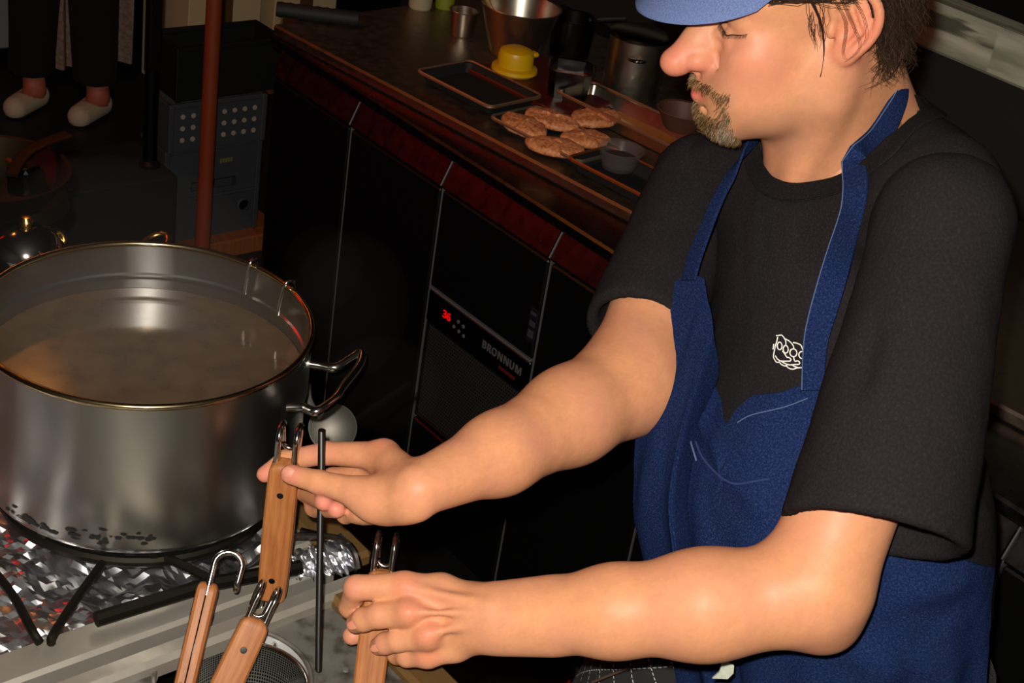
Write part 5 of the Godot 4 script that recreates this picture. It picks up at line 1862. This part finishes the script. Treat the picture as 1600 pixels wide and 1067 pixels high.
func make_shirt(t: Node3D, base: Vector3) -> void:
	var hem_l := Vector3(0.9715, 1.1283, -0.5378)
	var hem_r := Vector3(1.0362, 1.1195, -0.8969)
	var left: Array[Prim] = []
	left.append(cap(SH_L, hem_l + (hem_l - SH_L) * 0.12, 0.057, 0.083, 0.02))
	left.append(cap(SH_L, Vector3(1.2256, 1.2289, -0.7475), 0.05, 0.06, 0.03))
	left.append(half(hem_l, (hem_l - SH_L) + Vector3(-0.03, 0.0, 0.03), 0.006))
	left.append(cap(SH_L.lerp(hem_l, 0.90), hem_l + (hem_l - SH_L) * 0.3, 0.064, 0.071, 0.006, 1))
	var right: Array[Prim] = []
	right.append(cap(SH_R, hem_r + (hem_r - SH_R) * 0.15, 0.052, 0.062, 0.06))
	right.append(half(hem_r, (hem_r - SH_R) + Vector3(-0.05, 0.02, 0.03), 0.006))
	right.append(cap(SH_R.lerp(hem_r, 0.88), hem_r + (hem_r - SH_R) * 0.3, 0.047, 0.049, 0.006, 1))
	# folds
	crease(Vector3(1.1120, 1.2784, -0.8398), Vector3(1.0252, 1.1232, -0.7375), 0.006, 0.0053)
	crease(Vector3(1.1131, 1.2906, -0.8276), Vector3(1.0419, 1.1507, -0.7319), 0.005, 0.0037)
	crease(Vector3(1.1149, 1.2587, -0.8671), Vector3(1.0394, 1.1319, -0.7663), 0.005, 0.0037)
	crease(Vector3(1.1069, 1.2932, -0.7936), Vector3(1.0781, 1.2020, -0.7516), 0.006, 0.0033)
	crease(Vector3(1.1033, 1.3107, -0.7560), Vector3(1.0980, 1.2331, -0.7503), 0.006, -0.0033)
	crease(Vector3(1.1346, 1.2532, -0.9206), Vector3(1.1212, 1.1239, -0.9125), 0.006, 0.0045)
	crease(Vector3(1.0755, 1.3744, -0.6659), Vector3(1.1116, 1.2286, -0.7121), 0.010, 0.0060)
	crease(Vector3(1.0947, 1.3822, -0.6976), Vector3(1.1084, 1.2556, -0.7422), 0.008, -0.0045)
	crease(Vector3(1.0721, 1.4167, -0.6240), Vector3(1.0587, 1.3610, -0.5465), 0.006, 0.0053)
	crease(Vector3(1.0143, 1.2980, -0.6196), Vector3(0.9522, 1.2343, -0.5826), 0.012, 0.0075)
	crease(Vector3(1.0472, 1.3375, -0.5394), Vector3(0.9881, 1.2666, -0.5096), 0.010, 0.0060)
	crease(Vector3(0.9143, 1.2143, -0.5718), Vector3(0.9460, 1.2167, -0.5116), 0.008, 0.0037)
	crease(Vector3(1.1051, 1.2240, -0.9985), Vector3(0.9669, 1.1837, -0.8780), 0.007, 0.0053)
	crease(Vector3(1.0866, 1.2302, -0.9417), Vector3(0.9801, 1.1767, -0.8442), 0.007, 0.0045)
	net_begin()
	# trunk with the left sleeve's shoulder, then the sleeves
	var trunk: Array[Prim] = []
	trunk.append_array(torso_list)
	trunk.append(half(Vector3(1.13, 0.955, -0.60), Vector3(-0.25, -1.0, 0.15), 0.006))
	trunk.append(cap(NECK, NECK + Vector3(-0.04, 0.12, -0.02), 0.110, 0.12, 0.004, 1))
	net_add(trunk, 0.0055, Vector3(0.90, 0.86, -1.20), Vector3(1.42, 1.52, -0.40), 1)
	net_add(left, 0.0045, Vector3(0.78, 1.0, -0.80), Vector3(1.30, 1.48, -0.38), 1)
	net_add(right, 0.0045, Vector3(0.85, 1.05, -1.15), Vector3(1.32, 1.36, -0.72), 1)
	var m := net_mesh()
	var shirt := put("t_shirt", m, cloth("black_cotton", Color(0.135, 0.122, 0.130), 120.0, 0.2, 0.1), t, -base)
	# ribbed neckband
	var edge := [Vector3(1.1539, 1.3035, -0.8876), Vector3(1.1319, 1.3012, -0.8564), Vector3(1.1232, 1.3046, -0.8325), Vector3(1.1202, 1.3116, -0.8111), Vector3(1.1206, 1.3267, -0.7838), Vector3(1.1136, 1.3565, -0.7486), Vector3(1.1123, 1.3789, -0.7287), Vector3(1.1249, 1.3941, -0.7254), Vector3(1.1953, 1.4056, -0.7477), Vector3(1.262, 1.375, -0.83), Vector3(1.252, 1.345, -0.885), Vector3(1.215, 1.320, -0.920), Vector3(1.180, 1.305, -0.915)]
	var pts := []; var nrm := []; var wid := []
	for q: Vector3 in curve(edge, 5, true):
		var p := q
		for i in 3:
			var n := grad(torso_list, p)
			var out := (p - NECK)
			out = (out - n * out.dot(n)).normalized()
			if i == 0:
				p += out * 0.0095
			p += n * (0.0012 - field(torso_list, p))
		pts.append(p); nrm.append(grad(torso_list, p)); wid.append(0.018)
	pts.append(pts[0]); nrm.append(nrm[0]); wid.append(wid[0])
	var g := Geo.new()
	ribbon(pts, nrm, wid, 0.002, g)
	put("collar", g.mesh(50.0), cloth("black_rib", Color(0.115, 0.105, 0.11), 160.0, 0.3, 0.15), shirt)
	g = Geo.new()
	var seam := []
	for i in pts.size() - 1:
		var out: Vector3 = (pts[i] - NECK)
		out = (out - nrm[i] * out.dot(nrm[i])).normalized()
		seam.append(pts[i] + out * 0.0098 + nrm[i] * 0.0008)
	g.tube(seam, 0.0011, 5, true)
	put("collar_seam", g.mesh(), cloth("black_rib", Color.BLACK), shirt)


func make_apron(t: Node3D, base: Vector3) -> void:
	var denim := cloth("blue_denim", Color(0.085, 0.145, 0.305), 160.0, 0.4, 0.3)
	var thread := pm("pale_thread", Color(0.33, 0.40, 0.55), 0.9)
	# top edge from the right strap, down into the dip, up to the left strap, then round under the arm to the back
	var top := [Vector3(1.0445, 1.1910, -0.8726), Vector3(1.0467, 1.2023, -0.8634), Vector3(1.0468, 1.2103, -0.8442), Vector3(1.0208, 1.1773, -0.7976), Vector3(1.0428, 1.1186, -0.7883), Vector3(1.0164, 1.1061, -0.7411), Vector3(1.0263, 1.1228, -0.7426), Vector3(1.0354, 1.1392, -0.7375), Vector3(1.0457, 1.1576, -0.7129), Vector3(1.0659, 1.1777, -0.6951), Vector3(1.0501, 1.1564, -0.6683), Vector3(1.0197, 1.1186, -0.6520), Vector3(0.9981, 1.0775, -0.6373), Vector3(1.0099, 1.0674, -0.5974), Vector3(1.0486, 1.0772, -0.5570), Vector3(1.1017, 1.0684, -0.5284), Vector3(1.1626, 1.0361, -0.5202)]
	var cum := [0.0]
	for i in top.size() - 1:
		cum.append(cum[i] + maxf(0.012, Vector2(top[i].x - top[i + 1].x, top[i].z - top[i + 1].z).length() + 0.35 * absf(top[i].y - top[i + 1].y)))
	var N := 110
	var M := 60
	var front := []
	var back := []
	# the lower hem: spread evenly round the front
	var c0 := spine_at(0.60)
	for j in M + 1:
		front.append(PackedVector3Array()); back.append(PackedVector3Array())
	for i in N + 1:
		var s: float = cum[-1] * i / N
		var k := 0
		while k < cum.size() - 2 and cum[k + 1] < s:
			k += 1
		var f: float = (s - cum[k]) / (cum[k + 1] - cum[k])
		var a: Vector3 = top[k].lerp(top[k + 1], f)
		var ca := spine_at(a.y)
		var ang := atan2(a.z - ca.z, a.x - ca.x)
		var even := lerpf(-2.62, -4.62, float(i) / N)   # angle at the hem
		if ang > 0.0:
			ang -= TAU
		var top_s := snap(a, 0.007)
		var loose := maxf(0.0, Vector2(a.x - ca.x, a.z - ca.z).length() - Vector2(top_s.x - ca.x, top_s.z - ca.z).length())
		for j in M + 1:
			var v := float(j) / M
			var y := lerpf(a.y, 0.56, v)
			var w := smoothstep(0.0, 0.75, v)
			var th := lerpf(ang, even, w)
			var cy := spine_at(y)
			var q := cy + Vector3(cos(th), 0, sin(th)) * 0.2
			var edge := 1.0 - smoothstep(0.0, 0.10, float(i) / N)
			var off := 0.007 + 0.012 * edge * smoothstep(0.05, 0.4, v)
			off += 0.004 * smoothstep(0.05, 0.3, v) * sin(th * 17.0 + y * 9.0) + 0.004 * grain.get_noise_3d(th * 3.0, y * 9.0, 2.0)
			q = snap(q, off)
			q += Vector3(cos(th), 0, sin(th)) * loose * (1.0 - smoothstep(0.0, 0.7, v))
			for c: Array in apron_folds:
				var aa: Vector3 = c[0]
				var ab: Vector3 = c[1] - aa
				var tt := clampf((q - aa).dot(ab) / ab.length_squared(), 0.0, 1.0)
				var e: float = q.distance_to(aa + ab * tt) / c[2]
				if e < 3.0:
					q += Vector3(cos(th), 0, sin(th)) * c[3] * exp(-e * e) * sqrt(sin(PI * clampf(tt, 0.03, 0.97)))
			for k2 in 3:
				var fq := field(torso_list, q)
				if fq < 0.004:
					q += Vector3(cos(th), 0, sin(th)) * (0.004 - fq) * 1.2
			front[j].append(q)
			back[j].append(q - Vector3(cos(th), 0, sin(th)) * 0.003)
	var g := Geo.new()
	var rev := []
	for j in M + 1:
		rev.append(front[M - j])
	g.rows(rev)
	g.rows(back)
	for j in M:
		g.quad(front[j][0], back[j][0], back[j + 1][0], front[j + 1][0])
		g.quad(front[j][N], front[j + 1][N], back[j + 1][N], back[j][N])
	for i in N:
		g.quad(front[0][i], front[0][i + 1], back[0][i + 1], back[0][i])
		g.quad(front[M][i], back[M][i], back[M][i + 1], front[M][i + 1])
	var ap := put("apron", g.mesh(60.0), denim, t, -base)
	# the neck strap
	var line := [Vector3(1.0396, 1.2035, -0.8522), Vector3(1.0498, 1.2214, -0.8594), Vector3(1.0654, 1.2466, -0.8669), Vector3(1.0830, 1.2737, -0.8742), Vector3(1.1006, 1.2942, -0.8794), Vector3(1.1181, 1.3096, -0.8856), Vector3(1.1366, 1.3202, -0.8919), Vector3(1.2039, 1.3288, -0.9212), Vector3(1.2693, 1.3445, -0.9341), Vector3(1.2935, 1.3754, -0.9109), Vector3(1.2631, 1.4058, -0.8605), Vector3(1.2245, 1.4114, -0.8195), Vector3(1.2020, 1.3919, -0.7943), Vector3(1.1702, 1.3693, -0.7708), Vector3(1.1455, 1.3523, -0.7577), Vector3(1.0820, 1.3509, -0.7171), Vector3(1.0897, 1.3013, -0.7243), Vector3(1.1032, 1.2538, -0.7341), Vector3(1.0883, 1.2204, -0.7249), Vector3(1.0715, 1.1967, -0.7116), Vector3(1.0476, 1.1670, -0.6854)]
	var wide := [0.026, 0.024, 0.021, 0.018, 0.016, 0.014, 0.014, 0.022, 0.026, 0.026, 0.024, 0.020, 0.022, 0.026, 0.0275, 0.028, 0.0275, 0.027, 0.026, 0.023, 0.020]
	var pts := curve(line, 5)
	var nrm := []
	var wid := []
	var neck: Array[Prim] = []
	head_prims(neck)
	for i in pts.size():
		for k in 4:
			var fh := field(neck, pts[i])
			var ft := maxf(field(torso_list, pts[i]), 0.098 - pts[i].distance_to(NECK))
			var least := 0.0050 if fh < ft else 0.0075
			if minf(fh, ft) < least:
				pts[i] += (grad(neck, pts[i]) if fh < ft else grad(torso_list, pts[i])) * (least - minf(fh, ft))
		var q := float(i) / 5.0
		wid.append(lerpf(wide[int(q)], wide[mini(int(q) + 1, wide.size() - 1)], q - floor(q)))
		var away: Vector3 = (pts[i] - (COLLAR + Vector3(0.0, 0.0, 0.0)))
		var n := grad(torso_list, pts[i])
		if q > 4.5 and q < 15.0:
			var up := (HEAD_AT - COLLAR).normalized()
			n = (away - up * away.dot(up)).normalized().lerp(n, 0.25)
		nrm.append(n.normalized())
	for k in 10:
		for i in range(20, pts.size() - 8):
			pts[i] = pts[i] * 0.5 + (pts[i - 1] + pts[i + 1]) * 0.25
			nrm[i] = (nrm[i] * 0.5 + (nrm[i - 1] + nrm[i + 1]) * 0.25).normalized()
	g = Geo.new()
	ribbon(pts, nrm, wid, 0.0022, g)
	var strap := put("neck_strap", g.mesh(50.0), denim, ap)
	# edge stitching on the strap
	g = Geo.new()
	var run := []
	for i in range(58, pts.size()):
		var tg: Vector3 = (pts[mini(i + 1, pts.size() - 1)] - pts[i - 1]).normalized()
		var nn: Vector3 = (nrm[i] - tg * nrm[i].dot(tg)).normalized()
		run.append(pts[i] + nn.cross(tg) * -0.46 * wid[i] + nn * 0.0030)
	g.tube(run, 0.0005, 5)
	put("stitching", g.mesh(), thread, strap)
	# pocket mouth: a hem with a frayed thread
	g = Geo.new()
	var mouth := curve([Vector3(0.9987, 1.0772, -0.7658), Vector3(0.9908, 1.0735, -0.7490), Vector3(0.9850, 1.0727, -0.7293), Vector3(0.9814, 1.0737, -0.7107), Vector3(0.9812, 1.0779, -0.6950), Vector3(0.9853, 1.0895, -0.6793), Vector3(0.9904, 1.0988, -0.6666)], 5)
	g.tube(mouth, 0.0011, 6)
	put("pocket_hem", g.mesh(), pm("faded_denim", Color(0.13, 0.20, 0.40), 0.95), ap)
	g = Geo.new()
	g.tube(curve([Vector3(1.0528, 1.0925, -0.8434), Vector3(1.0242, 1.0875, -0.8123), Vector3(1.0078, 1.0817, -0.7915), Vector3(0.9885, 1.0765, -0.7599), Vector3(0.9841, 1.0700, -0.7484)], 4), 0.0009, 6)
	put("stitching", g.mesh(), thread, ap)
	g = Geo.new()
	g.tube(curve([Vector3(1.0086, 1.1172, -0.7311), Vector3(1.0141, 1.1303, -0.7210), Vector3(1.0258, 1.1496, -0.6967), Vector3(1.0390, 1.1636, -0.6832)], 4), 0.0005, 5)
	put("stitching", g.mesh(), thread, ap)
	# pale cloth tip sticking out at the side
	g = Geo.new()
	var tip := [Vector3(0.9180, 0.9538, -0.6132), Vector3(0.9220, 0.9526, -0.6036), Vector3(0.9201, 0.9464, -0.6007), Vector3(0.9163, 0.9398, -0.6024), Vector3(0.9096, 0.9343, -0.6141), Vector3(0.9151, 0.9410, -0.6124)]
	var ring := PackedVector3Array(tip)
	var ring2 := PackedVector3Array()
	for q: Vector3 in tip:
		ring2.append(q + Vector3(0.6, -0.4, -0.6) * 0.004)
	g.fan(ring)
	g.fan(ring2, true)
	g.rows([ring2, ring], true)
	put("towel_tip", g.mesh(), cloth("grey_towel", Color(0.72, 0.74, 0.68)), ap)

var apron_folds := [
	[Vector3(1.0920, 1.0985, -0.8847), Vector3(0.9985, 1.0724, -0.7616), 0.007, -0.013],
	[Vector3(0.9985, 1.0724, -0.7616), Vector3(0.9760, 1.0502, -0.6570), 0.007, -0.012],
	[Vector3(1.0786, 1.1006, -0.8584), Vector3(0.9996, 1.0847, -0.7531), 0.010, 0.008],
	[Vector3(0.9996, 1.0847, -0.7531), Vector3(0.9825, 1.0722, -0.6536), 0.010, 0.007],
	[Vector3(0.9797, 1.0475, -0.7270), Vector3(0.9708, 1.0187, -0.6841), 0.010, -0.006],
	[Vector3(1.0054, 1.1125, -0.7284), Vector3(0.9998, 1.1080, -0.6564), 0.02, 0.006],
	[Vector3(1.1157, 1.1342, -0.9100), Vector3(1.0786, 1.1006, -0.8584), 0.007, -0.005],
	[Vector3(1.0380, 1.0379, -0.5353), Vector3(1.1232, 1.0468, -0.5072), 0.015, 0.006],
	[Vector3(1.0246, 0.9950, -0.5399), Vector3(1.1002, 1.0152, -0.5011), 0.015, -0.005],
	[Vector3(1.0064, 0.9639, -0.5607), Vector3(1.0957, 0.9549, -0.4911), 0.014, 0.006],
]


func make_logo(t: Node3D, base: Vector3) -> void:   # white line drawing on the chest
	var g := Geo.new()
	var lines := [
		[[332, 205], [370, 205], [450, 200], [505, 260]], [[365, 235], [340, 330], [310, 410], [285, 520], [265, 640], [290, 700], [330, 755], [385, 755]],
		[[500, 255], [530, 320], [530, 420]], [[530, 280], [600, 320], [650, 370], [685, 430], [690, 490]], [[680, 350], [760, 365], [830, 400], [860, 470], [875, 540]],
		[[310, 625], [350, 690], [420, 730], [520, 735], [610, 730], [628, 695], [590, 660], [545, 650], [500, 575], [460, 530]],
		[[385, 745], [430, 800], [510, 835], [560, 800]], [[420, 730], [500, 780], [600, 810], [700, 800], [785, 790], [800, 750], [760, 720], [715, 735], [690, 690], [680, 630]],
		[[540, 840], [600, 885], [680, 895], [750, 865], [900, 845], [908, 760], [860, 700]], [[640, 800], [700, 840], [770, 860]], [[275, 380], [255, 490]],
	]
	for c in [[400, 420, 50, 78], [525, 490, 52, 78], [680, 560, 70, 80], [850, 600, 62, 72]]:
		var ring := []
		for i in 15:
			var a := TAU * i / 14.0
			ring.append([c[0] + c[2] * cos(a), c[1] + c[3] * sin(a)])
		lines.append(ring)
	var o := Vector3(1.0691, 1.1844, -0.7757)
	var ex := (Vector3(1.0856, 1.2080, -0.7233) - o) / 1200.0
	var ey := (Vector3(1.0434, 1.1517, -0.7421) - o) / 1067.0
	for l: Array in lines:
		var pts := []
		for q: Array in l:
			var p: Vector3 = o + ex * q[0] + ey * q[1]
			for i in 4:
				p -= grad(torso_list, p) * (field(torso_list, p) - 0.0008)
			pts.append(p)
		g.tube(curve(pts, 3), 0.00062, 5)
	put("chest_logo", g.mesh(), pm("white_print", Color(0.93, 0.93, 0.90), 0.8), t.get_node("t_shirt"))


func stitch_cloth() -> StandardMaterial3D:   # black quilted cloth with dashed white stitching in diamonds
	var m := pm("quilted_cloth", Color.WHITE, 0.95)
	var im := Image.create(512, 512, false, Image.FORMAT_RGB8)
	im.fill(Color(0.12, 0.115, 0.12))
	for k in 2:
		for i in 512 * 4:
			var s := i / 4.0
			if fmod(s, 64.0) < 40.0:
				for w in 16:
					var x := int(s + w) % 512 if k == 0 else int(1023.0 - s + w) % 512
					im.set_pixel(x, int(s) % 512, Color(0.85, 0.85, 0.82))
	m.albedo_texture = ImageTexture.create_from_image(im)
	return m


func make_trousers(t: Node3D, base: Vector3) -> void:
	var g := Geo.new()
	var leg := func(pts: Array, rad: Array, g2: Geo) -> void:
		var line := curve(pts, 6)
		var rows := []
		for i in line.size():
			var q := i / 6.0
			var r := lerpf(rad[int(q)], rad[mini(int(q) + 1, rad.size() - 1)], q - floor(q))
			var ring := PackedVector3Array()
			for j in 33:
				var a := -TAU * j / 32.0
				ring.append(line[i] + Vector3(cos(a), 0, sin(a)) * r * (1.0 + 0.035 * sin(a * 3.0 + i * 0.5)))
			rows.append(ring)
		g2.rows(rows, false, Vector2(20.0, 34.0))
	var hip_r := Vector3(1.1475, 0.8402, -0.7653)
	var knee_r := Vector3(1.0287, 0.6256, -0.7693)
	leg.call([hip_r + Vector3(0.02, 0.06, 0.01), hip_r, knee_r, Vector3(knee_r.x + 0.10, 0.28, knee_r.z), Vector3(knee_r.x + 0.12, 0.03, knee_r.z)], [0.10, 0.112, 0.098, 0.085, 0.085], g)
	leg.call([Vector3(1.17, 0.86, -0.60), Vector3(1.17, 0.80, -0.58), Vector3(1.13, 0.50, -0.55), Vector3(1.17, 0.28, -0.54), Vector3(1.19, 0.03, -0.54)], [0.12, 0.115, 0.095, 0.085, 0.085], g)
	put("trousers", g.mesh(60.0), stitch_cloth(), t, -base)
	var s := Geo.new()
	s.tube(curve([Vector3(0.9554, 0.7671, -0.7900), Vector3(0.9708, 0.7841, -0.7756), Vector3(0.9893, 0.8008, -0.7597), Vector3(0.9999, 0.8039, -0.7519)], 4), 0.0016, 6)
	put("pocket_edge", s.mesh(), pm("brown_piping", Color(0.25, 0.17, 0.13), 0.8), t.get_node("trousers"))
	for q in [Vector3(knee_r.x + 0.06, 0, knee_r.z), Vector3(1.12, 0, -0.54)]:
		var sh := Geo.new()
		var rows := []
		for i in 9:
			var f := i / 8.0
			var ring := PackedVector3Array()
			var w := 0.048 * sqrt(maxf(0.02, 1.0 - pow(absf(f * 2.0 - 1.0), 3.0)))
			var h := lerpf(0.045, 0.10, smoothstep(0.35, 0.7, f))
			for j in 12:
				var a := TAU * j / 12.0
				ring.append(q + Vector3(lerpf(-0.17, 0.12, f), maxf(0.0, h * 0.5 + h * 0.5 * sin(a)), w * cos(a)))
			rows.append(ring)
		rows.reverse()
		sh.rows(rows, true)
		sh.fan(rows[0], true)
		sh.fan(rows[8], false)
		put("shoe", sh.mesh(50.0), pm("black_rubber", Color(0.03, 0.03, 0.03), 0.6), t, -base)


func make_cap(t: Node3D, base: Vector3) -> void:
	var denim := cloth("cap_denim", Color(0.40, 0.47, 0.66), 220.0, 0.35, 0.3)
	var g := Geo.new()
	var up := []
	var dn := []
	var n := 40
	for i in 9:
		var f := i / 8.0
		var ra := PackedVector3Array(); var rb := PackedVector3Array()
		for j in n + 1:
			var a := lerpf(-1.48, 1.48, float(j) / n)
			var c := cos(a); var s := sin(a)
			var o := Vector3(0.0645 + 0.0955 * c, 0.0615 - 0.0294 * c - 0.0157 * s * s, 0.0845 * s)
			var q := Vector3(0.012 + 0.086 * c, 0.066 - 0.004 * c - 0.006 * s * s, 0.0775 * s)
			var p := q.lerp(o, f)
			p.y += 0.010 * sin(PI * f) * (0.4 + 0.6 * c)
			ra.append(hp(p.x, p.y, p.z)); rb.append(hp(p.x, p.y - 0.0032, p.z))
		up.append(ra); dn.append(rb)
	g.rows(up)
	var rd := dn.duplicate()
	rd.reverse()
	g.rows(rd)
	g.rows([up[8], dn[8]])
	put("cap_brim", g.mesh(50.0), denim, t, -base)
	g = Geo.new()
	var rows := []
	for i in 12:
		var f := i / 11.0
		var ring := PackedVector3Array()
		for j in 40:
			var a := -TAU * j / 40.0
			var r := cos(f * PI * 0.5)
			ring.append(hp(-0.008 + 0.110 * r * cos(a), 0.060 + 0.094 * sin(f * PI * 0.5), 0.0845 * r * sin(a)))
		rows.append(ring)
	g.rows(rows, true)
	put("cap_crown", g.mesh(60.0), denim, t, -base)


func strand(g: Geo, pts: Array, r: float) -> void:
	var rad := []
	for i in pts.size():
		rad.append(r * (1.0 - 0.85 * float(i) / (pts.size() - 1)))
	g.tube(pts, rad, 3, false, false)


func make_hair(t: Node3D, base: Vector3) -> void:
	var rng := RandomNumberGenerator.new()
	rng.seed = 11
	var head: Array[Prim] = []
	head_prims(head)
	var dirs := Geo.new()
	# moustache and goatee
	var made := 0
	var tries := 0
	while made < 3200 and tries < 16000:
		tries += 1
		var az := rng.randf_range(-1.0, 1.0)
		var elv := rng.randf_range(-1.15, 0.42)
		var d := Vector3(cos(elv) * cos(az), sin(elv), cos(elv) * sin(az))
		var c := Vector3(0.058, -0.066, 0)
		var r := 0.03
		for i in 14:
			var q := c + d * r
			r -= field(head, hp(q.x, q.y, q.z)) * 0.9
		var q := c + d * r
		var l := absf(q.z) * 0.70
		var keep := 0.0
		if q.y > -0.0505 - 0.12 * l and q.y < -0.0360 - 0.42 * l and l < 0.034:   # over the lip, drooping outwards
			keep = 1.0
		if l > 0.022 and l < 0.036 and q.y <= -0.046 and q.y > -0.078:   # down past the corners
			keep = maxf(keep, 1.0 - absf(l - 0.0295 - 0.1 * (q.y + 0.060)) / 0.005)
		if l < 0.039 and q.y <= -0.0755 and q.x > 0.035:
			keep = maxf(keep, 1.0 - maxf(0.0, (l - 0.022) / 0.016))
		if l < 0.010 and q.y < -0.0685 and q.y > -0.08:
			keep = maxf(keep, 0.8)
		if l < 0.0245 and q.y < -0.0515 and q.y > -0.0675:   # the lips stay bare
			keep = 0.0
		if rng.randf() > keep:
			continue
		made += 1
		var side := signf(q.z)
		var root := hp(q.x, q.y, q.z)
		var n := HEAD.inverse() * grad(head, root)
		var flow := Vector3(0.25, -0.8, side * (0.35 if q.y > -0.052 else -0.1)) + Vector3(rng.randf_range(-0.4, 0.4), rng.randf_range(-0.3, 0.3), rng.randf_range(-0.4, 0.4))
		var len_ := rng.randf_range(0.0045, 0.0085)
		var pts := []
		for i in 4:
			var f := i / 3.0
			var p := q + (n * (0.75 - 0.35 * f) + flow * (0.25 + 0.55 * f)).normalized() * len_ * f
			pts.append(hp(p.x, p.y, p.z))
		var tone := rng.randf()
		dirs.tint = Color(0.050, 0.029, 0.013).lerp(Color(0.34, 0.20, 0.08), tone * tone)
		strand(dirs, pts, 0.00034)
	var hm := pm("hair", Color.WHITE, 0.45)
	hm.vertex_color_use_as_albedo = true
	var beard := put("beard", dirs.mesh(80.0, true), hm, t, -base)
	beard.set_meta("kind", "stuff")
	# lashes
	var g := Geo.new()
	g.tint = Color(0.05, 0.028, 0.018)
	for s in [-1.0, 1.0]:
		var lid := curve([Vector3(0.0865, 0.0120, 0.0185), Vector3(0.0868, 0.0085, 0.026), Vector3(0.0852, 0.0062, 0.034), Vector3(0.0785, 0.0078, 0.045), Vector3(0.0715, 0.0105, 0.053)], 12)
		var line := []
		for q: Vector3 in lid:
			var w := hp(q.x, q.y, q.z * s)
			for k in 4:
				w -= grad(head, w) * (field(head, w) - 0.0004)
			line.append(w)
		var rad := []
		for k in line.size():
			rad.append(0.0002 + 0.0005 * sin(PI * k / (line.size() - 1.0)))
		g.tube(line, rad, 5)
		for k in line.size() * 2:
			var root: Vector3 = line[k / 2]
			var f := float(k) / (line.size() * 2)
			var out := HEAD * Vector3(0.7 + rng.randf() * 0.3, -0.8 + rng.randf() * 0.3, s * lerpf(-0.2, 0.6, f)).normalized()
			strand(g, [root, root + out * 0.002, root + out * 0.0042 - HEAD.y * 0.0006], 0.00016)
	put("eyelashes", g.mesh(80.0, true), hm, t, -base).set_meta("kind", "stuff")
	# hair of the head, out from under the cap
	g = Geo.new()
	for i in 2600:
		var s := 1.0 if rng.randf() < 0.62 else -1.0
		var pick := rng.randf()
		var a := Vector3.ZERO
		var path := []
		if pick < 0.22:    # swept back over the ear from the temple
			a = Vector3(rng.randf_range(0.035, 0.062), rng.randf_range(0.040, 0.068), 0.071)
			path = [a, a + Vector3(-0.025, 0.000 + rng.randf_range(-0.005, 0.005), 0.006), a + Vector3(-0.05, 0.002 + rng.randf_range(-0.008, 0.006), 0.014), a + Vector3(-0.085, -0.008 + rng.randf_range(-0.015, 0.01), 0.014)]
		elif pick < 0.235:  # sideburn, thin
			a = Vector3(rng.randf_range(0.008, 0.024), rng.randf_range(0.012, 0.045), 0.073)
			path = [a, a + Vector3(-0.001, -0.010, 0.001), a + Vector3(-0.002, -0.018, 0.001), a + Vector3(-0.004, -0.024, 0.0)]
		elif pick < 0.62:  # behind the ear and down the nape
			var th := rng.randf_range(2.0, 3.14)
			a = Vector3(-0.006 + 0.088 * cos(th), rng.randf_range(-0.02, 0.05), 0.076 * sin(th))
			var o := Vector3(cos(th), 0, sin(th))
			path = [a, a + Vector3(0, -0.018, 0) + o * 0.006, a + Vector3(rng.randf_range(-0.006, 0.012), -0.030, rng.randf_range(-0.006, 0.006)) + o * 0.007, a + Vector3(rng.randf_range(-0.012, 0.02), -0.040, rng.randf_range(-0.01, 0.01)) + o * rng.randf_range(0.000, 0.010)]
		else:
			var th := rng.randf_range(1.75, 3.14)
			a = Vector3(-0.006 + 0.090 * cos(th), rng.randf_range(0.03, 0.07), 0.078 * sin(th))
			var o := Vector3(cos(th), 0, sin(th))
			path = [a, a + Vector3(-0.004, -0.02, 0) + o * 0.004, a + Vector3(-0.008 + rng.randf_range(-0.005, 0.005), -0.038, rng.randf_range(-0.005, 0.005)) + o * 0.006, a + Vector3(-0.008 + rng.randf_range(-0.01, 0.01), -0.052, rng.randf_range(-0.01, 0.01)) + o * rng.randf_range(0.0, 0.012)]
		var pts := []
		for q: Vector3 in path:
			var p := q + Vector3(rng.randf_range(-0.002, 0.002), rng.randf_range(-0.002, 0.002), rng.randf_range(-0.001, 0.002))
			pts.append(hp(p.x, p.y, p.z * s))
		g.tint = Color(0.022, 0.012, 0.008).lerp(Color(0.11, 0.065, 0.04), rng.randf() ** 3)
		strand(g, curve(pts, 2), 0.00042)
	# one wet lock in front of the ear, curls over it
	g.tint = Color(0.04, 0.016, 0.012)
	for k in 26:
		var j := Vector3(rng.randf_range(-0.0016, 0.0016), 0, rng.randf_range(-0.001, 0.001))
		var pts := []
		for q: Vector3 in [Vector3(0.030, 0.055, 0.0755), Vector3(0.020, 0.038, 0.0775), Vector3(0.013, 0.018, 0.0815), Vector3(0.0105, -0.004, 0.0815), Vector3(0.0105, -0.020, 0.0790), Vector3(0.0115, -0.033, 0.0755)]:
			var p: Vector3 = q + j * (1.0 - 0.25 * float(pts.size()))
			pts.append(hp(p.x, p.y, p.z))
		strand(g, curve(pts, 3), 0.0006)
	for w in [[0.000, 0.050, -0.012, 0.020, -0.020, -0.004, -0.008, -0.018], [0.008, 0.050, -0.006, 0.022, -0.004, -0.006, -0.010, -0.016], [-0.004, 0.052, -0.020, 0.030, -0.026, 0.004, -0.016, -0.012]]:
		for k in 3:
			var pts := []
			for m in 4:
				pts.append(hp(w[m * 2] + k * 0.0012, w[m * 2 + 1], (0.081 if w[1] < 0.0 else 0.088) + (0.006 if m == 1 or m == 2 else 0.0)))
			strand(g, curve(pts, 4), 0.00035)
	put("hair", g.mesh(80.0, true), hm, t, -base).set_meta("kind", "stuff")
